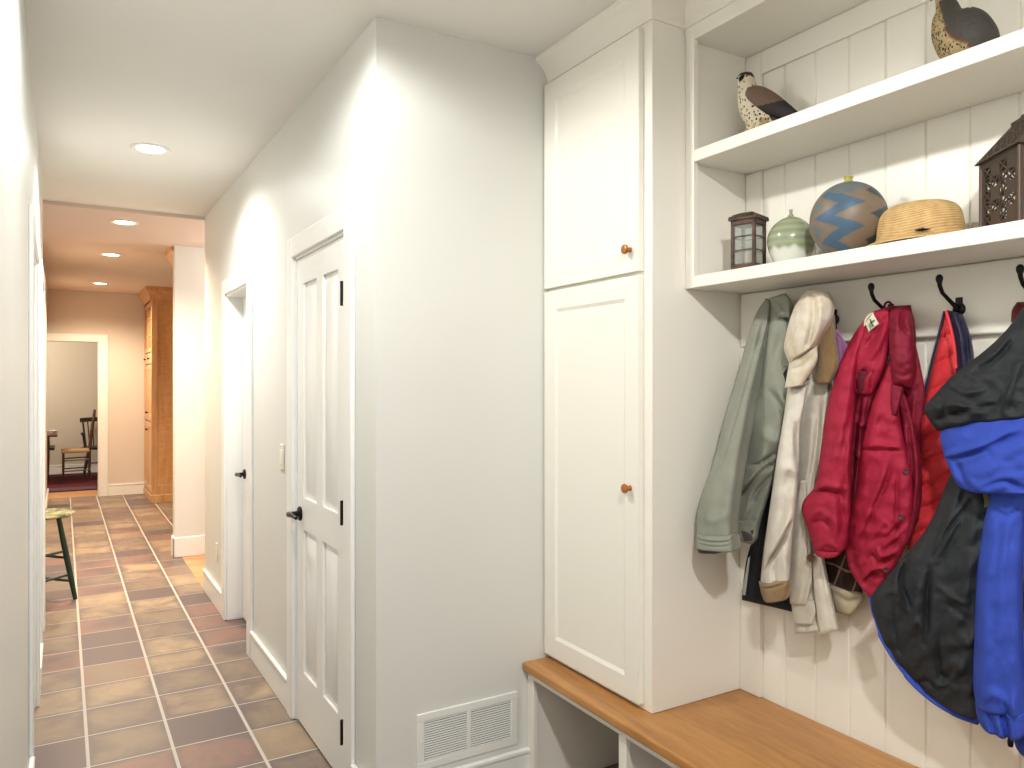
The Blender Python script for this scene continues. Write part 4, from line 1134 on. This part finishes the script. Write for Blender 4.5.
cf = piece('cuff', g, M_grey, [(696.5, 533), (695, 548)], [(732, 534), (735, 551)], 1.705, 0.06, 0.065, [([(697, 537), (715, 539), (733, 538)], 1.4, -0.004), ([(697, 541), (715, 543), (733, 542)], 1.2, -0.003)], nu=48, nv=30, caps=(0.18, 0.18), pw=3)
piece('cuff_shade', g, M_greyd, [(696, 547), (699, 553)], [(728, 550), (716, 553)], 1.72, 0.03, 0.04, nu=24, nv=12, caps=(0.0, 0.5), label='dark cap coloured as the shade inside the cuff')
piece('second_cuff', g, M_grey, [(737, 518), (734, 530), (736, 540)], [(757, 520), (757, 537), (752, 545)], 1.865, 0.03, 0.02, [([(744, 528), (750, 531), (755, 537)], 2.5, 0.006)], nu=36, nv=40, caps=(0.15, 0.3), pw=3)
piece('second_cuff_shade', g, M_greyd, [(741, 531), (744, 541)], [(754, 530), (752, 541)], 1.842, 0.008, 0.004, nu=20, nv=16, caps=(0.4, 0.4), pw=2, label='dark patch coloured as the shade inside the second cuff')
seam('neck_binding', g, M_grey, [(792, 364), (785, 366), (781.5, 374), (782, 384), (788, 391)], 1.858, 0.005)
piece('neck_shade', g, M_blk, [(788, 366), (781.5, 376), (787, 388)], [(795, 366), (795, 376), (793, 388)], 1.858, 0.006, 0.006, nu=16, nv=20, caps=(0.2, 0.2), label='dark filling coloured as the shade inside the collar')  # solid filling, its black stands for shade in the collar

# ---- cream barn coat with plaid lining
g = garment('barn_coat', 832, 330, 1.93, 'cream canvas coat with tan corduroy cuff and plaid lining, second from the tall cabinet', 'coat')
def plaid(X, Y):
    a = (X * 0.94 + Y * 0.34) / 19.0; b = (Y * 0.94 - X * 0.34) / 23.0
    fa, fb = a - np.floor(a), b - np.floor(b)
    base = np.array([lin(78), lin(44), lin(38)]); dk = np.array([lin(36), lin(36), lin(30)]); wh = np.array([lin(150), lin(138), lin(120)])
    c = np.ones(X.shape + (3,)) * base
    c = np.where((fa < 0.45)[..., None], c * 0.45 + dk * 0.55, c); c = np.where((fb < 0.45)[..., None], c * 0.5 + dk * 0.5, c)
    c = np.where(((np.abs(fa - 0.72) < 0.035) | (np.abs(fb - 0.72) < 0.025))[..., None], wh, c)
    return np.concatenate([c, np.ones(X.shape + (1,))], -1)
piece('plaid_lining', g, M_plaid, [(818, 470), (818, 540), (822, 560), (828, 582)], [(860, 470), (854, 540), (861, 582), (862, 600)], 1.93, 0.02, 0.015, [([(838, 520), (834, 560), (836, 590)], 4, -0.008), ([(846, 530), (846, 570), (850, 596)], 4, 0.008)], nu=90, nv=110, caps=(0.03, 0.02), tone=plaid, label='dark red plaid lining')
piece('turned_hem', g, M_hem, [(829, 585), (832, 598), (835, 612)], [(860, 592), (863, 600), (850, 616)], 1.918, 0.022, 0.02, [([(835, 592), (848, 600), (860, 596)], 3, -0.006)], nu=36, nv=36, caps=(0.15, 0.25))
piece('back_panel', g, M_canvas, [(800, 380), (797, 440), (792, 500), (790, 560), (792, 608), (795, 634)], [(829, 380), (826, 440), (817, 490), (815, 520), (821, 550), (829, 590), (838, 630)], [1.90, 1.90, 1.895, 1.89], 0.022, 0.02,
      [([(813, 420), (808, 470), (806, 520)], 4, 0.012), ([(820, 410), (816, 450), (809, 490)], 3, -0.012), ([(825, 400), (820, 450), (811, 490)], 3, 0.012), ([(812, 540), (814, 590), (819, 630)], 2, -0.014), ([(792, 622), (803, 625), (815, 622)], 1.6, -0.008), ([(822, 560), (826, 600), (832, 626)], 5, 0.006)], drape=((8, 11, 0.0035),), nu=56, nv=110, caps=(0.03, 0.02), wr=0.003)
piece('collar', g, M_canvas, [(815, 314), (812, 350), (806, 392)], [(829, 316), (829, 350), (829, 392)], 1.915, 0.02, 0.03, nu=30, nv=40, caps=(0.1, 0.05))
piece('pocket_flap', g, M_canvas, [(800, 480), (793, 520), (790, 560), (789, 585), (790, 604)], [(806, 480), (808, 520), (811, 555), (812, 580), (806, 606)], 1.868, 0.018, 0.02, [([(801, 500), (799, 550), (797, 595)], 4, 0.005), ([(805, 500), (808, 540), (809, 580)], 1.5, -0.005)], drape=((8, 9, 0.002),), nu=40, nv=80, caps=(0.02, 0.04), wr=0.002)
piece('pocket', g, M_canvas, [(791, 600), (792, 610), (794, 624)], [(814, 600), (816, 612), (812, 625)], 1.874, 0.012, 0.01, nu=30, nv=30, caps=(0.0, 0.15), wr=0.003)
piece('front_placket', g, M_canvas, [(812, 555), (814, 590), (817, 615), (820, 636)], [(821, 548), (827, 580), (833, 606), (838, 630)], 1.872, 0.016, 0.015, [([(820, 560), (828, 600), (834, 628)], 1.2, -0.003), ([(817, 570), (822, 605), (827, 632)], 4, 0.004)], nu=36, nv=70, caps=(0.03, 0.08), wr=0.003)
piece('sleeve', g, M_canvas, [(788, 385), (783, 420), (778, 450), (773, 485), (768, 520), (763, 555), (760, 588)], [(808, 385), (800, 430), (799, 455), (798, 480), (796, 510), (792, 545), (789, 590)], [1.85, 1.828, 1.822, 1.825], [0.03, 0.042, 0.046, 0.05], 0.008,
      [([(796, 425), (797, 445), (798, 466)], 3, -0.016), ([(791, 521), (782, 540), (772, 556), (763, 574)], 2.0, -0.020), ([(789, 515), (778, 535), (768, 552)], 4, 0.012), ([(775, 556), (774, 570), (776, 582)], 2.5, -0.010), ([(785, 400), (781, 450), (776, 500)], 6, 0.008), ([(780, 470), (790, 466), (797, 474)], 5, 0.008), ([(784, 556), (788, 572), (788, 585)], 4, 0.008)], drape=((8, 12, 0.003), (75, 26, 0.003)), nu=52, nv=110, caps=(0.03, 0.02), wr=0.003, pw=3)
piece('cuff', g, M_cord, [(758.5, 581), (762, 596), (766, 602)], [(790, 576), (790, 586), (788, 598)], 1.812, 0.05, 0.02, [([(760, 586), (772, 584), (788, 579)], 1.5, -0.006)], nu=44, nv=30, caps=(0.15, 0.2), pw=3, label='tan corduroy cuff')
disc('button', g, M_btn, 810.5, 558, 1.845, 0.0115, 0.004, 'brown button')

# ---- lilac ribbon, cap
g = garment('lilac_ribbon', 836, 330, 1.91, 'lilac ribbon hanging from the hook between the cap and the crimson jacket', 'ribbon')
piece('loop', g, M_lilac, [(834, 329), (838, 340), (842, 352), (846, 366)], [(838, 330), (844, 340), (850, 350), (853, 364)], 1.915, 0.006, 0.004, nu=16, nv=30, caps=(0.1, 0.1))
piece('loop', g, M_lilac, [(836, 336), (837, 348), (838, 364)], [(840, 338), (842, 350), (844, 366)], 1.905, 0.006, 0.004, nu=16, nv=30, caps=(0.1, 0.1))
g = garment('work_cap', 818, 300, 1.90, 'soiled cream work cap with a brown ear flap hung over the cream coat', 'cap')
piece('crown', g, M_canvas2, [(808, 289.5), (797, 302), (789, 322), (784, 345), (786, 356), (790, 365)], [(828, 291.5), (833, 304), (832, 316), (827, 328), (822, 337), (817, 346)], [1.865, 1.84, 1.825, 1.825, 1.83], 0.07, 0.03,
      [([(801, 303), (803, 325), (800, 352)], 4, 0.008), ([(813, 296), (814, 320), (808, 345)], 3.0, -0.012), ([(807, 300), (808, 325), (805, 345)], 3, 0.006), ([(818, 304), (820, 320), (816, 336)], 4, 0.008), ([(789, 360), (804, 357), (817, 342)], 1.5, -0.007), ([(794, 315), (790, 335), (792, 350)], 4, -0.006)], nu=60, nv=80, caps=(0.12, 0.04), pw=2.4, wr=0.004)
piece('brim', g, M_canvas2, [(789, 363), (787, 375), (784.5, 388)], [(817.5, 345), (817, 362), (803, 386)], 1.818, 0.035, 0.0, [([(790, 370), (803, 366), (816, 352)], 2.5, -0.004)], nu=44, nv=44, caps=(0.05, 0.03), pw=2.6, wr=0.002)
piece('ear_flap', g, M_cord, [(829, 312), (824, 330), (817.5, 346), (816, 384)], [(831, 312), (833.5, 334), (837, 364), (829, 384)], 1.852, 0.02, 0.02, [([(822, 350), (823, 370), (822, 382)], 4, 0.004)], nu=36, nv=60, caps=(0.06, 0.03), wr=0.002, label='brown corduroy ear flap')

# ---- crimson jacket
g = garment('crimson_jacket', 889, 306, 1.93, 'crimson padded jacket with a rolled hood hanging on the middle hook', 'jacket')
piece('back_panel', g, M_redd, [(890, 306), (890, 350), (892, 400), (892, 460), (895, 520)], [(911, 305), (915, 340), (921, 368), (925, 395), (921, 430), (921, 470), (919, 520)], 1.90, 0.02, 0.008, [([(914, 395), (912, 440), (914, 490)], 3, 0.01), ([(918, 380), (908, 390), (900, 384)], 3, 0.01)], nu=40, nv=90, caps=(0.03, 0.03), wr=0.006)
piece('shoulder', g, M_red, [(872, 312), (864, 326), (856, 348), (853, 372), (855, 395)], [(889, 306), (890, 320), (889, 345), (884, 370), (872, 396)], [1.90, 1.88, 1.87, 1.87], 0.035, 0.015,
      [([(887, 318), (874, 336), (864, 350)], 3, -0.008), ([(886, 330), (876, 350), (868, 362)], 4, 0.010), ([(868, 372), (861, 376), (858, 392)], 3.0, -0.020), ([(872, 366), (868, 378), (866, 392)], 3, 0.012)], drape=((25, 12, 0.003),), nu=48, nv=70, caps=(0.05, 0.04), wr=0.005)
piece('armhole', g, M_redin, [(859, 371), (857, 380), (859, 393)], [(868, 371), (866, 380), (862, 393)], 1.842, 0.004, 0.01, nu=16, nv=24, caps=(0.3, 0.3), pw=2, label='dark red patch coloured as the shade inside the armhole')  # patch coloured dark to stand for shade in the sleeve hole
piece('facing', g, M_redd, [(857, 388), (852, 430), (850, 470), (849, 520), (846, 548)], [(878, 380), (868, 420), (862, 455), (856, 500), (852, 545)], 1.885, 0.03, 0.03,
      [([(866, 395), (860, 430), (857, 470)], 3, 0.012), ([(861, 400), (855, 440), (853, 480)], 2, -0.012), ([(857, 470), (854, 500), (851, 530)], 2.4, 0.010), ([(856, 420), (862, 425), (866, 420)], 2.5, 0.008), ([(855, 450), (859, 455), (862, 450)], 2.5, 0.008)], nu=36, nv=110, caps=(0.03, 0.03), wr=0.008)
piece('front_panel', g, M_red, [(890, 358), (876, 392), (866, 425), (860, 455), (856, 485), (850, 512), (845, 545), (850, 570), (868, 596)], [(893, 358), (896, 392), (901, 425), (908, 455), (913, 485), (912, 515), (906, 545), (893, 570), (874, 598)], [1.885, 1.868, 1.86, 1.86, 1.865], [0.02, 0.04, 0.045, 0.042, 0.035, 0.022], 0.02,
      [([(858, 449), (875, 449), (903, 449)], 1.4, -0.007), ([(858, 445), (875, 444), (903, 445)], 2.6, 0.006), ([(886, 468), (876, 492), (866, 515), (856, 535)], 4, 0.012), ([(892, 462), (884, 486), (872, 506)], 3, -0.008), ([(904, 520), (893, 530), (884, 536)], 2.6, -0.010), ([(902, 527), (890, 538), (882, 542)], 3, 0.010),
       ([(895, 548), (882, 553), (876, 545)], 2.6, 0.012), ([(893, 556), (880, 560), (872, 553)], 2, -0.010), ([(884, 566), (872, 566), (864, 575)], 2.6, 0.012), ([(880, 575), (870, 574), (864, 583)], 2, -0.008), ([(876, 530), (884, 520), (890, 526)], 3, 0.006), ([(852, 545), (856, 565), (866, 582)], 4, -0.008), ([(897, 470), (897, 500), (896, 530)], 2.5, -0.008), ([(880, 400), (872, 430), (868, 444)], 5, 0.008)],
      drape=((32, 15, 0.003), (110, 16, 0.003)), nu=64, nv=130, caps=(0.02, 0.03), wr=0.005)
piece('snap_placket', g, M_redd, [(896, 388), (902, 425), (905, 455), (903, 485), (898, 515), (894, 545)], [(903, 386), (914, 425), (920, 460), (921, 490), (918, 515), (908, 545)], [1.885, 1.872, 1.868, 1.866, 1.868], 0.022, 0.015,
      [([(908, 420), (912, 460), (910, 500), (902, 540)], 2.2, -0.010), ([(912, 430), (917, 470), (914, 510)], 2.2, 0.009), ([(905, 470), (907, 500), (903, 530)], 2, 0.008)], nu=32, nv=90, caps=(0.03, 0.03), wr=0.009)
for px, py in ((906, 471), (900.5, 517), (886, 570)):
    disc('snap', g, M_snap, px, py, 1.824 if py < 500 else (1.817 if py < 540 else 1.826), 0.006, 0.003, 'metal snap')
piece('sleeve', g, M_red, [(868, 316), (858, 328), (848, 345), (838, 368), (830, 395), (824, 425), (820, 455), (815, 485), (804, 500), (802, 512), (808, 530), (813, 548)], [(876, 318), (868, 335), (859, 355), (856, 380), (855, 405), (853, 435), (852, 460), (851, 485), (851, 510), (849, 530), (847, 545), (842, 552)],
      [1.895, 1.875, 1.855, 1.84, 1.835, 1.835], [0.02, 0.035, 0.055, 0.065, 0.065, 0.06], 0.015,
      [([(860, 335), (848, 375), (840, 420), (836, 460)], 5, 0.008), ([(815, 492), (826, 488), (842, 494)], 2.4, -0.012), ([(812, 488), (826, 482), (845, 486)], 3, 0.009), ([(808, 514), (820, 508), (832, 514)], 3, 0.008), ([(812, 520), (822, 518), (830, 524)], 2, -0.008), ([(846, 470), (842, 500), (845, 530)], 4, -0.010), ([(818, 545), (828, 538), (840, 546)], 3.0, 0.008), ([(832, 500), (836, 520), (834, 540)], 4, 0.008), ([(850, 440), (847, 470), (850, 490)], 2.5, 0.008)],
      drape=((12, 13, 0.0035), (95, 17, 0.003)), nu=52, nv=130, caps=(0.04, 0.02), wr=0.004, pw=3)
piece('cuff', g, M_red, [(812, 543), (815, 553), (822, 556)], [(844, 543), (842, 551), (836, 555)], 1.828, 0.055, 0.02, [([(814, 547), (828, 548), (842, 547)], 1.5, -0.006)], nu=44, nv=26, caps=(0.3, 0.3), pw=3, wr=0.006)
piece('rolled_hood', g, M_redd, [(889, 309), (888, 330), (889, 350), (891, 370), (893, 386)], [(908, 305), (913, 325), (914, 350), (914, 370), (911, 389)], [1.895, 1.875, 1.865, 1.86, 1.86], [0.025, 0.05, 0.055, 0.055, 0.045], 0.03,
      [([(904, 308), (902, 325), (908, 335)], 2.5, -0.010), ([(892, 355), (902, 362), (912, 358)], 3, 0.006), ([(893, 372), (902, 376), (911, 374)], 2.5, -0.006), ([(897, 312), (896, 330), (895, 350)], 4, 0.008)], drape=((100, 11, 0.003),), nu=44, nv=70, caps=(0.06, 0.12), wr=0.005, pw=2.6)
piece('storm_flap', g, M_redd, [(891, 384), (891, 400), (892, 415)], [(903, 387), (900, 402), (896, 416)], 1.835, 0.012, 0.012, nu=24, nv=30, caps=(0.1, 0.2), wr=0.005)
tg = piece('collar_tag', g, M_tag, [(865.5, 323), (868.5, 332)], [(873, 313), (879, 324)], 1.853, 0.004, 0.003, nu=16, nv=16, caps=(0.1, 0.1), label='pale woven tag with a green mark')
piece('mark', tg, M_tgreen, [(868, 325), (870, 329)], [(871.5, 321), (873, 325)], 1.8475, 0.0008, 0.0005, nu=8, nv=8)
seam('stitching', tg, M_blk, [(870, 319), (872, 324), (873.5, 326)], 1.847, 0.0013)
seam('stitching', tg, M_blk, [(870.5, 323), (874.5, 320)], 1.847, 0.0013)
seam('hanger_loop', g, M_tag, [(865, 327), (866, 320), (870, 315), (874, 313)], 1.875, 0.0035, label='white cord at the collar')
seam('hanging_loop', g, M_redin, [(884, 310), (885, 304), (889, 302), (893, 306)], 1.9, 0.003)

# ---- quilted vest
g = garment('quilted_vest', 950, 312, 1.935, 'scarlet quilted vest with navy lining behind the black and blue jacket', 'vest')
rows = [(y, 0) for y in range(320, 560, 24)]
def quilt(X, Y, u, t):
    k = (Y + 0.42 * (X - 935) - 318 + 3 * vnoise(X / 25, Y / 40)) / 23.0
    f = k - np.floor(k)
    return 0.017 * np.abs(np.sin(PI * f)) ** 0.5 - 0.010 + 0.003 * vnoise(X / 6, Y / 9)
piece('body', g, M_vest, [(944, 311), (939, 340), (932, 368), (926, 395), (920, 425), (917, 460), (914, 495), (908, 550)], [(950, 311), (955, 345), (958, 380), (958, 410), (960, 440), (962, 470), (962, 500), (962, 545)], 1.938, [0.012, 0.02, 0.024, 0.026], 0.015, [], nu=56, nv=150, caps=(0.03, 0.03), puff=quilt, pw=6)
piece('lining', g, M_navy, [(947, 310), (951, 330), (955, 352), (957, 380)], [(961, 313), (967, 328), (972, 348), (974, 372)], 1.92, 0.018, 0.015, [([(953, 314), (960, 335), (963, 365)], 3, 0.008), ([(958, 314), (966, 335), (969, 362)], 2, -0.008)], nu=32, nv=60, caps=(0.06, 0.03), wr=0.006, label='navy blue lining')
seam('binding', g, M_vest, [(946, 311), (950, 325), (954, 345), (956, 368)], 1.886, 0.0035)
seam('edge_binding', g, M_navy, [(944.5, 311), (938, 338), (931, 366), (925, 392), (920.5, 418)], 1.92, 0.003)

# ---- black and blue shell jacket
g = garment('shell_jacket', 1032, 305, 1.93, 'black and royal blue hooded rain jacket at the right end of the rail', 'jacket')
piece('lining', g, M_shell, [(968, 440), (948, 480), (936, 510), (922, 535), (904, 556), (886, 578), (871, 598), (876, 622), (888, 650), (906, 672), (925, 690), (948, 706)], [(1000, 440), (994, 480), (988, 520), (984, 560), (981, 600), (980, 640), (979, 665), (979, 685), (980, 700), (981, 710), (981, 716), (980, 720)], [1.86, 1.835, 1.81, 1.80, 1.80, 1.81, 1.83, 1.84], 0.034, 0.02,
      [([(960, 480), (948, 520), (934, 555)], 5, 0.016), ([(970, 500), (950, 525), (933, 556)], 2.6, -0.016), ([(968, 495), (955, 520), (940, 548)], 4, 0.014), ([(908, 555), (902, 575), (905, 592), (912, 604)], 2.6, -0.018), ([(901, 560), (896, 580), (900, 600)], 4, 0.014), ([(888, 590), (898, 588), (906, 606)], 2.6, 0.016),
       ([(930, 566), (928, 600), (926, 640)], 3, -0.020), ([(936, 560), (934, 600), (938, 650)], 5, 0.014), ([(920, 570), (918, 600), (914, 625)], 5, 0.012), ([(892, 602), (896, 630), (902, 655)], 3, -0.012), ([(912, 622), (920, 618), (930, 640)], 4, 0.012), ([(938, 640), (940, 668), (950, 676)], 3.5, -0.018), ([(930, 676), (942, 680), (955, 672)], 3, 0.012), ([(950, 655), (958, 662), (966, 668)], 6, 0.012), ([(936, 580), (950, 592), (966, 600)], 3, 0.008), ([(940, 598), (955, 606), (970, 618)], 3, -0.008), ([(975, 520), (968, 560), (966, 610)], 5, 0.010), ([(915, 680), (930, 678), (938, 690)], 3, -0.010), ([(960, 630), (968, 640), (974, 632)], 4, 0.010)],
      rk=0.95, drape=((20, 19, 0.004), (70, 23, 0.004)), nu=100, nv=160, caps=(0.03, 0.02), wr=0.004)
seam('hem_edge', g, M_blue, [(870, 597), (873, 612), (881, 635), (893, 656), (908, 676), (924, 692), (940, 704), (958, 714), (978, 721)], [1.802, 1.803, 1.808, 1.815, 1.825, 1.835, 1.84], [0.004] * 8 + [0.0085] * 10 + [0.011] * 12 + [0.012] * 6, flat=0.7, label='royal blue hem edge', n=12)
piece('olive_tab', g, M_olive, [(981, 488), (984, 500), (984, 508)], [(988, 488), (990, 500), (989, 508)], 1.79, 0.006, 0.01, nu=12, nv=16, caps=(0.1, 0.1), label='olive tab')
piece('sleeve', g, M_blue, [(993, 470), (988, 500), (982, 530), (977, 565), (975, 600), (974, 640), (973, 680), (976, 706)], [(1026, 470), (1024, 510), (1022, 545), (1020, 580), (1020, 620), (1022, 660), (1024, 690), (1026, 712)], [1.82, 1.80, 1.79, 1.79, 1.795], 0.06, 0.04,
      [([(990, 505), (1005, 512), (1020, 506)], 3, -0.008), ([(1008, 520), (1002, 570), (1002, 640)], 9, 0.008), ([(990, 560), (986, 620), (988, 680)], 6, 0.006), ([(985, 690), (995, 684), (1006, 700)], 4, 0.008), ([(1000, 690), (1006, 700), (1008, 712)], 3, -0.008), ([(1012, 690), (1014, 704), (1013, 716)], 3, 0.008)], drape=((4, 17, 0.003), (80, 34, 0.003)), nu=52, nv=110, caps=(0.02, 0.02), wr=0.003, pw=3)
piece('cuff', g, M_blue, [(975, 700), (977, 716), (984, 728)], [(1028, 706), (1028, 726), (1020, 738)], 1.798, 0.055, 0.045, [([(988, 702), (992, 715), (996, 730)], 2.4, -0.007), ([(1002, 704), (1006, 718), (1008, 734)], 2.4, -0.009), ([(1011, 704), (1012, 718), (1012, 736)], 2.2, 0.008), ([(996, 706), (1000, 720), (1003, 732)], 3, 0.007)], nu=56, nv=40, caps=(0.1, 0.3), pw=3, wr=0.005)
piece('far_front', g, M_blue, [(1000, 400), (1016, 440), (1024, 480), (1026, 540), (1023, 600), (1026, 660), (1028, 720), (1014, 738), (1020, 754)], [(1056, 400), (1074, 440), (1080, 480), (1082, 540), (1082, 600), (1082, 660), (1080, 720), (1078, 750), (1060, 770)], [1.90, 1.89, 1.88, 1.875], 0.045, 0.04, [([(1040, 520), (1042, 600), (1040, 700)], 6, 0.012), ([(1032, 730), (1034, 745), (1030, 760)], 4, 0.012)], nu=44, nv=100, caps=(0.03, 0.06), wr=0.003)
a, b, c = at_x(1010.5, 742, 1.82); p = Vector((float(a), float(b), float(c)))
obj('cord_lock', MB().tube([p + Vector((0, 0, 0.010)), p, p - Vector((0, 0, 0.010))], [0.005, 0.0065, 0.005], 12), M_black, g, label='black cord lock')
piece('hood', g, M_blue, [(946, 420), (940, 434), (943, 452), (948, 466), (957, 484), (969, 492)], [(1060, 400), (1066, 424), (1068, 446), (1066, 465), (1058, 485), (1040, 494)], [1.82, 1.80, 1.785, 1.785], 0.07, 0.03,
      [([(945, 455), (960, 450), (985, 442), (1010, 430)], 3.0, 0.012), ([(944, 459), (962, 456), (985, 448)], 2.2, -0.010), ([(955, 458), (962, 474), (970, 486)], 3.5, -0.010), ([(975, 440), (1000, 430), (1024, 428)], 5, 0.008), ([(985, 484), (1005, 478), (1022, 486)], 3, -0.010), ([(960, 478), (985, 482), (1010, 472)], 6, 0.010), ([(1022, 444), (1000, 456), (985, 470)], 6, 0.008)], drape=((75, 18, 0.003),), nu=80, nv=60, caps=(0.06, 0.12), wr=0.004, pw=3)
piece('hood_lining', g, M_shell, [(1024, 306), (1008, 328), (990, 346), (970, 362), (952, 376), (936, 393), (924, 408), (929, 420), (937, 431)], [(1056, 306), (1070, 330), (1074, 350), (1074, 365), (1074, 378), (1074, 390), (1072, 400), (1068, 408), (1060, 415)], [1.89, 1.855, 1.83, 1.815, 1.805, 1.80], [0.02, 0.05, 0.06, 0.065, 0.065, 0.06], 0.02,
      [([(1018, 322), (1000, 350), (985, 366)], 4, 0.012), ([(1010, 345), (995, 360), (975, 372)], 3, -0.010), ([(1022, 360), (1010, 385), (1005, 410)], 5, 0.014), ([(1014, 372), (1004, 395), (1000, 412)], 3, -0.010), ([(930, 408), (955, 404), (985, 412)], 4, 0.010), ([(935, 420), (960, 412), (995, 404)], 2.6, -0.009), ([(950, 385), (965, 392), (985, 390)], 3, 0.008), ([(940, 398), (945, 410), (940, 424)], 3, -0.008)], drape=((60, 21, 0.004), (120, 17, 0.003)), nu=90, nv=90, caps=(0.03, 0.06), wr=0.005, pw=3, label='black hood lining')
g = garment('maroon_hat', 1020, 303, 1.93, 'maroon cloth item just showing on the right hook above the black hood', 'hat')
piece('crown', g, M_mar, [(1017, 302), (1012, 310), (1011, 322)], [(1028, 302), (1034, 312), (1036, 326)], 1.935, 0.025, 0.015, nu=24, nv=24, caps=(0.3, 0.1), pw=2.4)
